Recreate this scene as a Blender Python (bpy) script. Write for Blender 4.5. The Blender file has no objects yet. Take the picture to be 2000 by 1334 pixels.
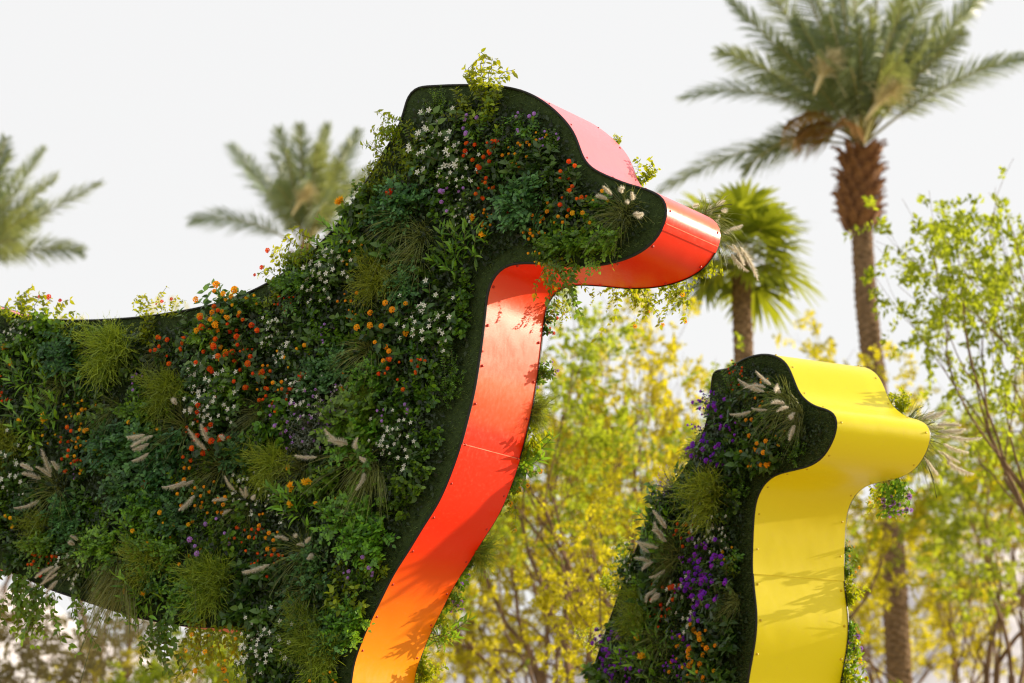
import bpy, math, random
import numpy as np
from mathutils import Vector, Matrix
from mathutils.geometry import tessellate_polygon

# ------------------------------------------------------------------ camera, sky, sun, exposure
sc = bpy.context.scene
PITCH = math.radians(13.0)
FPX = 85.0 / 36.0 * 2000.0
CAM = np.array([0.0, 0.0, 1.6])
cd = bpy.data.cameras.new("camera")
cam = bpy.data.objects.new("camera", cd)
sc.collection.objects.link(cam)
cam.location = CAM
cam.rotation_euler = (math.pi / 2 + PITCH, 0, 0)
cd.lens = 85
cd.sensor_width = 36
cd.clip_start = 0.1
cd.clip_end = 9000
cd.dof.use_dof = True
cd.dof.focus_distance = 12.35
cd.dof.aperture_fstop = 2.4
sc.camera = cam
sc.cycles.filter_width = 1.15

SUN = np.array([0.89, 0.40, 0.26])
SUN = SUN / np.linalg.norm(SUN)
world = bpy.data.worlds.new("World")
sc.world = world
world.use_nodes = True
wn = world.node_tree
for n in list(wn.nodes):
    wn.nodes.remove(n)
sky = wn.nodes.new("ShaderNodeTexSky")
sky.sky_type = 'NISHITA'
sky.sun_disc = False
sky.sun_elevation = math.asin(SUN[2])
sky.sun_rotation = math.atan2(SUN[0], SUN[1])
sky.air_density = 1.0
sky.dust_density = 3.0
sky.ozone_density = 1.0
veil = wn.nodes.new("ShaderNodeMix")          # thin bright veil of high cloud over the clear sky
veil.data_type = 'RGBA'
veil.inputs[0].default_value = 0.88
veil.inputs[7].default_value = (9.05, 8.98, 8.92, 1)
bg = wn.nodes.new("ShaderNodeBackground")
bg.inputs[1].default_value = 0.0765
wo = wn.nodes.new("ShaderNodeOutputWorld")
wn.links.new(sky.outputs[0], veil.inputs[6])
wn.links.new(veil.outputs[2], bg.inputs[0])
wn.links.new(bg.outputs[0], wo.inputs[0])

sl = bpy.data.lights.new("sun", 'SUN')
sl.energy = 5.0
sl.angle = math.radians(0.53)
sl.color = (1.0, 0.86, 0.66)
so = bpy.data.objects.new("sun", sl)
sc.collection.objects.link(so)
so.location = (60, 30, 40)
so.rotation_euler = Vector(-SUN).to_track_quat('-Z', 'Y').to_euler()

sc.view_settings.view_transform = 'Standard'
sc.view_settings.look = 'None'
sc.view_settings.exposure = 0.55
sc.view_settings.gamma = 1.0
sc.view_settings.use_curve_mapping = False

# ------------------------------------------------------------------ helpers
COL = sc.collection
sp_, cp_ = math.sin(PITCH), math.cos(PITCH)
RIGHT = np.array([1.0, 0, 0]); UPV = np.array([0, -sp_, cp_]); FWD = np.array([0, cp_, sp_])

def ray(px, py):
    return FWD * FPX + RIGHT * (px - 1000.0) - UPV * (py - 667.0)

def P(px, py, D):
    """world point seen at a photo pixel, at distance D ahead of the camera"""
    r = ray(px, py)
    return CAM + r * (D / r[1])

def proj(p):
    d = np.asarray(p) - CAM
    z = d @ FWD
    return 1000.0 + FPX * (d @ RIGHT) / z, 667.0 - FPX * (d @ UPV) / z

def nz(v):
    v = np.asarray(v, float)
    return v / np.maximum(np.linalg.norm(v, axis=-1, keepdims=True), 1e-9)

class MB:
    def __init__(s):
        s.v = []; s.f = []; s.t = []; s.m = []; s.n = 0
    def add(s, V, F, T=0.5, mi=0):
        V = np.asarray(V, float).reshape(-1, 3); F = np.asarray(F, int)
        s.v.append(V)
        s.t.append(np.broadcast_to(np.asarray(T, float), (len(V),)))
        s.f.append(F + s.n); s.m.append(np.full(len(F), mi, int)); s.n += len(V)
        return s
    def mesh(s, name, mats, smooth=True):
        me = bpy.data.meshes.new(name)
        V = np.concatenate(s.v)
        me.vertices.add(len(V)); me.vertices.foreach_set("co", V.astype(np.float32).ravel())
        loops = np.concatenate([f.ravel() for f in s.f])
        tot = np.concatenate([np.full(len(f), f.shape[1]) for f in s.f])
        start = np.concatenate([[0], np.cumsum(tot)[:-1]])
        me.loops.add(len(loops)); me.loops.foreach_set("vertex_index", loops.astype(np.int32))
        me.polygons.add(len(tot))
        me.polygons.foreach_set("loop_start", start.astype(np.int32))
        me.polygons.foreach_set("loop_total", tot.astype(np.int32))
        me.polygons.foreach_set("material_index", np.concatenate(s.m).astype(np.int32))
        me.update(calc_edges=True)
        me.polygons.foreach_set("use_smooth", np.full(len(tot), smooth))
        a = me.attributes.new("tint", 'FLOAT', 'POINT')
        a.data.foreach_set("value", np.concatenate(s.t).astype(np.float32))
        for m in (mats if isinstance(mats, (list, tuple)) else [mats]):
            me.materials.append(m)
        me.validate()
        return me

def link(name, me, parent=None, **props):
    o = bpy.data.objects.new(name, me)
    COL.objects.link(o)
    if parent is not None:
        o.parent = parent
    for k, v in props.items():
        o[k] = v
    return o

def thing(name, M, label, cat, group=None):
    o = bpy.data.objects.new(name, None)
    COL.objects.link(o)
    o.empty_display_size = 0.1
    o.matrix_world = M
    o['label'] = label; o['category'] = cat
    if group: o['group'] = group
    return o

def mat_at(p, X=(1, 0, 0), Y=(0, 1, 0), Z=(0, 0, 1), s=1.0):
    M = Matrix.Identity(4)
    for i in range(3):
        M[i][0] = X[i] * s; M[i][1] = Y[i] * s; M[i][2] = Z[i] * s; M[i][3] = p[i]
    return M

# ---- batches of geometry
TPL = {
 'ovate': (np.array([0, .28, .28, .28, .62, .62, .62, 1.0]), np.array([0, -1, 0, 1, -.82, 0, .82, 0.]),
           np.array([[0,1,2],[0,2,3],[1,4,5],[1,5,2],[2,5,6],[2,6,3],[4,7,5],[5,7,6]])),
 'round': (np.array([0, .25, .25, .25, .75, .75, .75, 1.0]), np.array([0, -.95, 0, .95, -.9, 0, .9, 0.]),
           np.array([[0,1,2],[0,2,3],[1,4,5],[1,5,2],[2,5,6],[2,6,3],[4,7,5],[5,7,6]])),
 'small': (np.array([0, .45, .45, 1.0]), np.array([0, -1, 1, 0.]), np.array([[0,1,3],[0,3,2]])),
}
def leaf_batch(mb, base, d, nrm, L, W, T, kind='ovate', fold=0.25, bend=0.25, mi=0):
    base = np.asarray(base, float); N = len(base)
    if N == 0: return
    d = nz(d); side = nz(np.cross(d, nrm)); nn = np.cross(side, d)
    t, s, F = TPL[kind]; K = len(t)
    L = np.broadcast_to(L, (N,)); W = np.broadcast_to(W, (N,)); T = np.broadcast_to(T, (N,))
    bend = np.broadcast_to(bend, (N,))
    V = (base[:, None] + d[:, None] * (t[None, :, None] * L[:, None, None])
         + side[:, None] * (s[None, :, None] * W[:, None, None] * .5)
         + nn[:, None] * ((fold * np.abs(s)[None] * W[:, None] * .5 - bend[:, None] * (t ** 2)[None] * L[:, None])[..., None]))
    FF = (F[None] + (np.arange(N) * K)[:, None, None]).reshape(-1, 3)
    mb.add(V.reshape(-1, 3), FF, np.repeat(T, K), mi)

def ribbons(mb, pts, width, T, sidehint=None, mi=0):
    """pts (N,K,3); flat ribbons with width (N,K)"""
    N, K, _ = pts.shape
    tan = nz(np.gradient(pts, axis=1))
    if sidehint is None:
        sidehint = nz(np.random.default_rng(N).normal(size=(N, 1, 3)))
    side = nz(np.cross(tan, np.broadcast_to(sidehint, tan.shape)))
    w = np.broadcast_to(width, (N, K))[..., None] * .5
    V = np.stack([pts - side * w, pts + side * w], axis=2).reshape(N, K * 2, 3)
    q = np.array([[2*k, 2*k+1, 2*k+3, 2*k+2] for k in range(K - 1)])
    FF = (q[None] + (np.arange(N) * 2 * K)[:, None, None]).reshape(-1, 4)
    mb.add(V.reshape(-1, 3), FF, np.repeat(np.broadcast_to(T, (N,)), 2 * K), mi)

def tube(mb, pts, rad, sides=5, T=0.5, mi=0, cap=True):
    pts = np.asarray(pts, float); K = len(pts)
    rad = np.broadcast_to(rad, (K,))
    tan = nz(np.gradient(pts, axis=0))
    ref = np.array([0.13, 0.31, 0.94]) if abs(tan[0][2]) < .9 else np.array([1.0, 0.1, 0])
    a = nz(np.cross(tan, ref)); b = np.cross(tan, a)
    an = np.arange(sides) / sides * 2 * math.pi
    V = pts[:, None] + (a[:, None] * np.cos(an)[None, :, None] + b[:, None] * np.sin(an)[None, :, None]) * rad[:, None, None]
    F = [[k*sides + i, k*sides + (i+1) % sides, (k+1)*sides + (i+1) % sides, (k+1)*sides + i]
         for k in range(K-1) for i in range(sides)]
    mb.add(V.reshape(-1, 3), F, T, mi)
    if cap:
        Vc = np.concatenate([V[-1], [pts[-1] + tan[-1] * rad[-1] * .4]])
        mb.add(Vc, [[i, (i+1) % sides, sides] for i in range(sides)], T, mi)

# ------------------------------------------------------------------ materials
def newmat(name):
    m = bpy.data.materials.new(name); m.use_nodes = True
    nt = m.node_tree
    for n in list(nt.nodes): nt.nodes.remove(n)
    out = nt.nodes.new("ShaderNodeOutputMaterial")
    return m, nt, out

def node(nt, t, **kw):
    n = nt.nodes.new(t)
    for k, v in kw.items():
        if hasattr(n, k): setattr(n, k, v)
    return n

def leafmat(name, c1, c2, tc, tw=0.35, rough=0.42, spec=0.5, hue=0.035, val=0.3):
    m, nt, out = newmat(name)
    at = node(nt, "ShaderNodeAttribute", attribute_name="tint")
    ramp = node(nt, "ShaderNodeMix", data_type='RGBA')
    ramp.inputs[6].default_value = (*c1, 1); ramp.inputs[7].default_value = (*c2, 1)
    nt.links.new(at.outputs['Fac'], ramp.inputs[0])
    oi = node(nt, "ShaderNodeObjectInfo")
    hs = node(nt, "ShaderNodeHueSaturation")
    mr = node(nt, "ShaderNodeMapRange"); mr.inputs[3].default_value = .5 - hue * .5; mr.inputs[4].default_value = .5 + hue * .5
    mv = node(nt, "ShaderNodeMapRange"); mv.inputs[3].default_value = 1 - val; mv.inputs[4].default_value = 1 + val
    nt.links.new(oi.outputs['Random'], mr.inputs[0])
    mm = node(nt, "ShaderNodeMath", operation='FRACT'); ml = node(nt, "ShaderNodeMath", operation='MULTIPLY')
    ml.inputs[1].default_value = 7.31
    nt.links.new(oi.outputs['Random'], ml.inputs[0]); nt.links.new(ml.outputs[0], mm.inputs[0]); nt.links.new(mm.outputs[0], mv.inputs[0])
    nt.links.new(mr.outputs[0], hs.inputs['Hue']); nt.links.new(mv.outputs[0], hs.inputs['Value'])
    nt.links.new(ramp.outputs[2], hs.inputs['Color'])
    pb = node(nt, "ShaderNodeBsdfPrincipled")
    pb.inputs['Roughness'].default_value = rough
    pb.inputs['Specular IOR Level'].default_value = spec
    nt.links.new(hs.outputs[0], pb.inputs['Base Color'])
    if tw > 0:
        tr = node(nt, "ShaderNodeBsdfTranslucent"); tr.inputs[0].default_value = (*tc, 1)
        mx = node(nt, "ShaderNodeMixShader"); mx.inputs[0].default_value = tw
        nt.links.new(pb.outputs[0], mx.inputs[1]); nt.links.new(tr.outputs[0], mx.inputs[2])
        nt.links.new(mx.outputs[0], out.inputs[0])
    else:
        nt.links.new(pb.outputs[0], out.inputs[0])
    return m

def solidmat(name, c1, c2, rough=0.7, scale=8.0, bump=0.3, spec=0.3, metal=0.0, stretch=(1, 1, 1), bdist=0.01):
    m, nt, out = newmat(name)
    tc = node(nt, "ShaderNodeTexCoord"); mp = node(nt, "ShaderNodeMapping")
    mp.inputs['Scale'].default_value = stretch
    nt.links.new(tc.outputs['Object'], mp.inputs[0])
    ns = node(nt, "ShaderNodeTexNoise"); ns.inputs['Scale'].default_value = scale; ns.inputs['Detail'].default_value = 6
    nt.links.new(mp.outputs[0], ns.inputs['Vector'])
    mx = node(nt, "ShaderNodeMix", data_type='RGBA')
    mx.inputs[6].default_value = (*c1, 1); mx.inputs[7].default_value = (*c2, 1)
    mr = node(nt, "ShaderNodeMapRange"); mr.inputs[1].default_value = .3; mr.inputs[2].default_value = .7
    nt.links.new(ns.outputs[0], mr.inputs[0]); nt.links.new(mr.outputs[0], mx.inputs[0])
    pb = node(nt, "ShaderNodeBsdfPrincipled")
    pb.inputs['Roughness'].default_value = rough; pb.inputs['Specular IOR Level'].default_value = spec
    pb.inputs['Metallic'].default_value = metal
    nt.links.new(mx.outputs[2], pb.inputs['Base Color'])
    if bump > 0:
        bp = node(nt, "ShaderNodeBump"); bp.inputs['Strength'].default_value = bump; bp.inputs['Distance'].default_value = bdist
        nt.links.new(ns.outputs[0], bp.inputs['Height']); nt.links.new(bp.outputs[0], pb.inputs['Normal'])
    nt.links.new(pb.outputs[0], out.inputs[0])
    return m

def paintmat(name, stops, rough=0.30, spec=0.5, coat=0.5):
    """glossy sheet-metal paint, colour follows the tint code along the band"""
    m, nt, out = newmat(name)
    tc = node(nt, "ShaderNodeTexCoord"); sx = node(nt, "ShaderNodeSeparateXYZ")
    nt.links.new(tc.outputs['Object'], sx.inputs[0])
    wob = node(nt, "ShaderNodeTexNoise"); wob.inputs['Scale'].default_value = 1.6; wob.inputs['Detail'].default_value = 3
    nt.links.new(tc.outputs['Object'], wob.inputs['Vector'])
    at = node(nt, "ShaderNodeAttribute", attribute_name="tint")
    ma = node(nt, "ShaderNodeMath", operation='MULTIPLY_ADD'); ma.inputs[1].default_value = .06
    nt.links.new(wob.outputs[0], ma.inputs[0]); nt.links.new(at.outputs['Fac'], ma.inputs[2])
    mr = node(nt, "ShaderNodeMapRange"); mr.inputs[1].default_value = .03; mr.inputs[2].default_value = 1.03
    nt.links.new(ma.outputs[0], mr.inputs[0])
    cr = node(nt, "ShaderNodeValToRGB")
    e = cr.color_ramp.elements
    while len(e) > 1: e.remove(e[-1])
    e[0].position = stops[0][0]; e[0].color = (*stops[0][1], 1)
    for p, c in stops[1:]:
        x = e.new(p); x.color = (*c, 1)
    nt.links.new(mr.outputs[0], cr.inputs[0])
    # faint scuffs and dust of outdoor sheet metal
    mp = node(nt, "ShaderNodeMapping"); mp.inputs['Scale'].default_value = (60, 6, 20)
    nt.links.new(tc.outputs['Object'], mp.inputs[0])
    n2 = node(nt, "ShaderNodeTexNoise"); n2.inputs['Scale'].default_value = 2.2; n2.inputs['Detail'].default_value = 8
    nt.links.new(mp.outputs[0], n2.inputs['Vector'])
    n3 = node(nt, "ShaderNodeTexNoise"); n3.inputs['Scale'].default_value = 140; n3.inputs['Detail'].default_value = 4
    nt.links.new(tc.outputs['Object'], n3.inputs['Vector'])
    rr = node(nt, "ShaderNodeMapRange"); rr.inputs[1].default_value = .3; rr.inputs[2].default_value = .7
    rr.inputs[3].default_value = rough - .05; rr.inputs[4].default_value = rough + .10
    nt.links.new(n2.outputs[0], rr.inputs[0])
    dm = node(nt, "ShaderNodeMapRange"); dm.inputs[1].default_value = .57; dm.inputs[2].default_value = .8
    dm.inputs[3].default_value = 0; dm.inputs[4].default_value = .10
    nt.links.new(n2.outputs[0], dm.inputs[0])
    dmx = node(nt, "ShaderNodeMix", data_type='RGBA'); dmx.inputs[7].default_value = (.70, .36, .16, 1)
    nt.links.new(dm.outputs[0], dmx.inputs[0]); nt.links.new(cr.outputs[0], dmx.inputs[6])
    pb = node(nt, "ShaderNodeBsdfPrincipled")
    pb.inputs['Specular IOR Level'].default_value = spec
    pb.inputs['Coat Weight'].default_value = coat; pb.inputs['Coat Roughness'].default_value = .22
    nt.links.new(rr.outputs[0], pb.inputs['Roughness'])
    nt.links.new(dmx.outputs[2], pb.inputs['Base Color'])
    bp = node(nt, "ShaderNodeBump"); bp.inputs['Strength'].default_value = .16; bp.inputs['Distance'].default_value = .002
    nt.links.new(n3.outputs[0], bp.inputs['Height'])
    b2 = node(nt, "ShaderNodeBump"); b2.inputs['Strength'].default_value = .45; b2.inputs['Distance'].default_value = .03
    nt.links.new(wob.outputs[0], b2.inputs['Height']); nt.links.new(bp.outputs[0], b2.inputs['Normal'])
    nt.links.new(b2.outputs[0], pb.inputs['Normal'])
    nt.links.new(pb.outputs[0], out.inputs[0])
    return m

M_round = leafmat("leaf round green", (.024, .075, .006), (.17, .34, .018), (.28, .46, .02))
M_dark = leafmat("leaf dark", (.014, .046, .006), (.115, .22, .028), (.16, .32, .03), .28, .4)
M_long = leafmat("leaf long bright", (.045, .13, .008), (.21, .43, .028), (.32, .52, .02), .35, .42)
M_pin = leafmat("leaf blue green", (.018, .072, .020), (.12, .29, .07), (.15, .38, .05), .3, .5)
M_fresh = leafmat("leaf fresh yellow green", (.06, .13, .006), (.26, .38, .012), (.60, .62, .01), .4, .45)
M_feath = leafmat("leaf feathery lime", (.08, .13, .006), (.33, .42, .03), (.42, .50, .02), .3, .55)
M_grass = leafmat("leaf grass", (.08, .13, .02), (.26, .29, .08), (.40, .42, .08), .3, .5)
M_sage = leafmat("leaf grey sage", (.11, .14, .10), (.21, .25, .20), (.2, .25, .14), .25, .7)
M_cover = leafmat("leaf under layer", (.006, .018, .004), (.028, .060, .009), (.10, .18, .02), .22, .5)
M_turf = leafmat("turf blades", (.034, .075, .012), (.12, .185, .035), (.14, .22, .03), .2, .6)
M_turfbase = solidmat("turf backing", (.022, .040, .010), (.040, .066, .016), .9, 60, .8)
M_stem = solidmat("green stem", (.05, .08, .02), (.10, .09, .04), .7, 20, .0)
M_rim = solidmat("black rubber edging", (.012, .014, .012), (.022, .024, .02), .5, 30, .2)
M_rivet = solidmat("red screw head", (.45, .02, .01), (.55, .03, .02), .35, 30, 0)
M_edge_glint = solidmat("sheet edge glint", (.80, .14, .06), (.88, .30, .18), .5, 40, .2)  # pale tint stands for light caught on the sheet edge
M_lo = leafmat("flower orange", (.90, .28, .005), (1.0, .50, .012), (1, .5, .02), .3, .6, .2, .02, .1)
M_lr = leafmat("flower red orange", (.62, .012, .004), (.95, .20, .006), (.9, .1, .01), .3, .6, .2, .02, .15)
M_ly = leafmat("flower golden", (.90, .42, .008), (1.0, .58, .02), (1, .6, .03), .3, .6, .2, .02, .1)
M_lp = leafmat("flower lilac", (.40, .16, .62), (.62, .36, .80), (.55, .3, .8), .3, .6, .2, .03, .1)
M_vb = leafmat("flower vivid purple", (.20, .018, .52), (.42, .06, .75), (.4, .05, .8), .3, .6, .2, .05, .15)
M_wh = leafmat("flower white", (.78, .76, .55), (.85, .85, .78), (.8, .8, .7), .3, .6, .2, .01, .04)
M_or = leafmat("flower scarlet", (.85, .045, .006), (1.0, .13, .01), (1, .15, .01), .3, .6, .2, .02, .1)
M_plume = leafmat("plume hairs", (.58, .53, .44), (.86, .82, .72), (.85, .78, .64), .5, .8, .1, .02, .12)
M_bark = solidmat("branch bark", (.10, .06, .035), (.27, .165, .09), .9, 14, .8, .2, 0, (1, 1, .3), .03)
M_pbark = solidmat("palm trunk bark", (.09, .055, .03), (.34, .22, .12), .95, 9, .9, .1, 0, (1, 1, 2.5), .05)
M_boot = solidmat("palm leaf base", (.16, .07, .03), (.34, .17, .07), .85, 12, .6)
M_frond = leafmat("palm leaflet", (.070, .115, .070), (.20, .27, .17), (.42, .46, .10), .28, .38, .4, .02, .2)
M_dead = leafmat("dead palm leaflet", (.22, .12, .03), (.34, .20, .06), (.4, .25, .05), .3, .7, .2, .02, .1)
M_rachis = solidmat("palm rachis", (.26, .25, .08), (.36, .33, .14), .5, 6, 0)
M_spathe = solidmat("palm flower sheath", (.62, .52, .26), (.78, .70, .45), .8, 8, .2)
M_treeY = leafmat("tree leaf yellow green", (.11, .13, .010), (.34, .30, .012), (.86, .75, .016), .52, .5, .3, .03, .2)
M_treeG = leafmat("tree leaf green", (.045, .10, .012), (.19, .25, .022), (.56, .64, .025), .5, .5, .3, .03, .2)
M_treeB = leafmat("tree leaf brownish", (.13, .105, .045), (.22, .18, .07), (.42, .34, .12), .35, .6, .2, .03, .2)
M_fan = leafmat("fan palm leaf", (.045, .10, .012), (.16, .23, .025), (.46, .50, .02), .45, .4, .4, .02, .2)

# ------------------------------------------------------------------ ground and far hills
def build_ground():
    n = 60
    xs = np.concatenate([np.linspace(-3500, -90, 12), np.linspace(-80, 80, 36), np.linspace(90, 3500, 12)])
    ys = np.concatenate([np.linspace(-600, -30, 6), np.linspace(-25, 120, 34), np.linspace(140, 4000, 14)])
    X, Y = np.meshgrid(xs, ys, indexing='ij')
    near = np.exp(-((X / 60) ** 2 + ((Y - 30) / 60) ** 2))
    Z = 0.03 * np.sin(X * .7) * np.sin(Y * .5 + 1) * near * (np.hypot(X, Y - 13) > 7)
    V = np.stack([X, Y, Z], -1).reshape(-1, 3)
    a, b = len(xs), len(ys)
    F = [[i*b+j, (i+1)*b+j, (i+1)*b+j+1, i*b+j+1] for i in range(a-1) for j in range(b-1)]
    m = solidmat("dry pale lawn", (.34, .29, .15), (.46, .38, .24), .95, 3.0, .5)
    link("ground", MB().add(V, F).mesh("ground", m), kind="structure")

def build_hills():
    rng = np.random.default_rng(4)
    xs = np.linspace(-1500, 1500, 170); ys = np.linspace(950, 2600, 60)
    X, Y = np.meshgrid(xs, ys, indexing='ij')
    Z = np.zeros_like(X)
    for k in range(16):
        w = 2 * math.pi / (900 / 1.42 ** k); a = 62 / 1.5 ** k
        th = rng.uniform(0, math.pi); ph = rng.uniform(0, 6.28)
        Z += a * (1 - np.abs(np.sin((X * math.cos(th) + Y * math.sin(th)) * w * .5 + ph)) * 2)
    ramp = np.clip((Y - 950) / 650, 0, 1)
    Z = (Z * .55 + 212 + .028 * X) * ramp ** .9
    V = np.stack([X, Y, Z - 1], -1).reshape(-1, 3)
    a, b = len(xs), len(ys)
    F = [[i*b+j, (i+1)*b+j, (i+1)*b+j+1, i*b+j+1] for i in range(a-1) for j in range(b-1)]
    m = solidmat("pale limestone hillside", (.60, .55, .55), (.74, .70, .68), .95, .012, 1.0, .1, 0, (1, 1, 2), 10)
    link("hills", MB().add(V, F).mesh("hills", m), kind="structure")
build_ground(); build_hills()

# ------------------------------------------------------------------ the two sculptures
class Dog:
    def __init__(s, anchor, depth, theta, W):
        s.O = P(anchor[0], anchor[1], depth)
        t = math.radians(theta)
        s.F = np.array([math.cos(t), -math.sin(t), 0]); s.N = np.array([-math.sin(t), -math.cos(t), 0])
        s.U = np.array([0, 0, 1.0]); s.W = W
    def uv(s, px, py, back=0.0):
        r = ray(px, py); o = s.O - s.N * back
        k = ((o - CAM) @ s.N) / (r @ s.N)
        p = CAM + r * k - s.O
        return np.array([p @ s.F, p @ s.U])
    def pt(s, u, v, w=0.0):
        return s.O + s.F * u + s.U * v + s.N * w
    def px(s, u, v, w=0.0):
        return proj(s.pt(u, v, w))

def smooth_loop(pts, step=0.03):
    pts = np.array(pts); n = len(pts); out = []
    for i in range(n):
        p0, p1, p2, p3 = pts[i-1], pts[i], pts[(i+1) % n], pts[(i+2) % n]
        d = np.linalg.norm(p2 - p1); k = max(1, int(round(d / step)))
        # centripetal Catmull-Rom
        t0 = 0; t1 = t0 + max(np.linalg.norm(p1-p0), 1e-4) ** .5; t2 = t1 + max(d, 1e-4) ** .5; t3 = t2 + max(np.linalg.norm(p3-p2), 1e-4) ** .5
        for j in range(k):
            t = t1 + (t2 - t1) * j / k
            A1 = (t1-t)/(t1-t0)*p0 + (t-t0)/(t1-t0)*p1
            A2 = (t2-t)/(t2-t1)*p1 + (t-t1)/(t2-t1)*p2
            A3 = (t3-t)/(t3-t2)*p2 + (t-t2)/(t3-t2)*p3
            B1 = (t2-t)/(t2-t0)*A1 + (t-t0)/(t2-t0)*A2
            B2 = (t3-t)/(t3-t1)*A2 + (t-t1)/(t3-t1)*A3
            out.append((t2-t)/(t2-t1)*B1 + (t-t1)/(t2-t1)*B2)
    out = np.array(out)
    for _ in range(3):
        out = .25 * np.roll(out, 1, 0) + .5 * out + .25 * np.roll(out, -1, 0)
    return out

BIG_PX = [('g',-430),(-440,1900),(-410,1600),(-470,1400),(-520,1150),(-540,900),(-520,760),(-620,700),(-750,570),(-800,430),
 (-770,400),(-700,480),(-600,550),(-480,545),(-350,530),(-200,545),(-100,574),(0,606),(60,622),(150,627),(260,622),(330,613),(400,600),(460,583),
 (520,556),(570,524),(610,492),(650,452),(690,398),(720,350),(750,300),(778,252),(792,212),(797,189),(812,174),(853,169),(929,167.5),
 (985,171),(1026,181),(1057,197),(1082,216),(1108,243),(1123,266),(1131,289),(1138,309),(1154,329),(1199,351),(1225,361),
 (1264,372),(1289,384),(1300,397),(1303,411),(1298,435),(1285,460),(1268,479),(1240,497),(1211,508),(1176,516),(1120,519),(1060,514),
 (1015,513),(985,519),(965,537),(952,569),(947,612),(942,656),(934,712),(926,762),(914,812),(900,866),(881,922),(856,980),(827,1026),
 (798,1074),(769,1119),(744,1169),(722,1213),(704,1256),(691,1293),(685,1334),(676,1400),(668,1500),(664,1700),(668,2000),(678,2230),(720,2290),
 ('g',740),('g',470),(478,2250),(470,2000),(465,1700),(468,1500),(476,1400),(488,1300),(482,1236),(455,1226),(390,1223),(345,1219),(255,1201),
 (210,1187),(168,1173),(100,1150),(36,1122),(-60,1095),(-150,1110),(-215,1180),(-240,1300),(-220,1600),(-230,1900),('g',-240)]
YEL_PX = [('g',1040),(1045,1990),(1055,1850),(1075,1700),(1100,1560),(1128,1430),(1157,1320),(1168,1283),(1198,1195),(1232,1105),(1262,1030),(1300,970),(1334,924),
 (1363,874),(1380,830),(1388,790),(1391,752),(1394,728),(1424,722),(1449,705),(1483,694),(1513,696),(1536,711),(1547,734),(1562,770),(1588,793),
 (1616,802),(1633,814),(1635,835),(1624,866),(1606,893),(1581,909),(1542,919),(1513,928),(1491,947),(1478,974),(1473,1004),(1470,1062),(1469,1111),
 (1472,1151),(1477,1200),(1475,1244),(1466,1298),(1459,1340),(1454,1450),(1455,1650),(1462,1850),(1470,2050),(1505,2110),('g',1520)]

def outline(dog, L):
    out = []
    for a, b in L:
        if a == 'g':
            u = dog.uv(b, 1750)[0]; out.append((u, -dog.O[2] + .02))
        else:
            out.append(tuple(dog.uv(a, b)))
    return smooth_loop(out)

def inside(poly, pts):
    x, y = pts[:, 0], pts[:, 1]; r = np.zeros(len(pts), bool)
    a = poly; b = np.roll(poly, -1, 0)
    for (x1, y1), (x2, y2) in zip(a, b):
        if y1 == y2: continue
        c = ((y1 > y) != (y2 > y)) & (x < (x2 - x1) * (y - y1) / (y2 - y1) + x1)
        r ^= c
    return r

def edge_dist(poly, pts):
    d = np.full(len(pts), 9.0)
    a = poly[::3]; b = np.roll(a, -1, 0)
    for p, q in zip(a, b):
        e = q - p; L = max(e @ e, 1e-12)
        t = np.clip(((pts - p) @ e) / L, 0, 1)
        d = np.minimum(d, np.linalg.norm(pts - (p + t[:, None] * e), axis=1))
    return d

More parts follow.
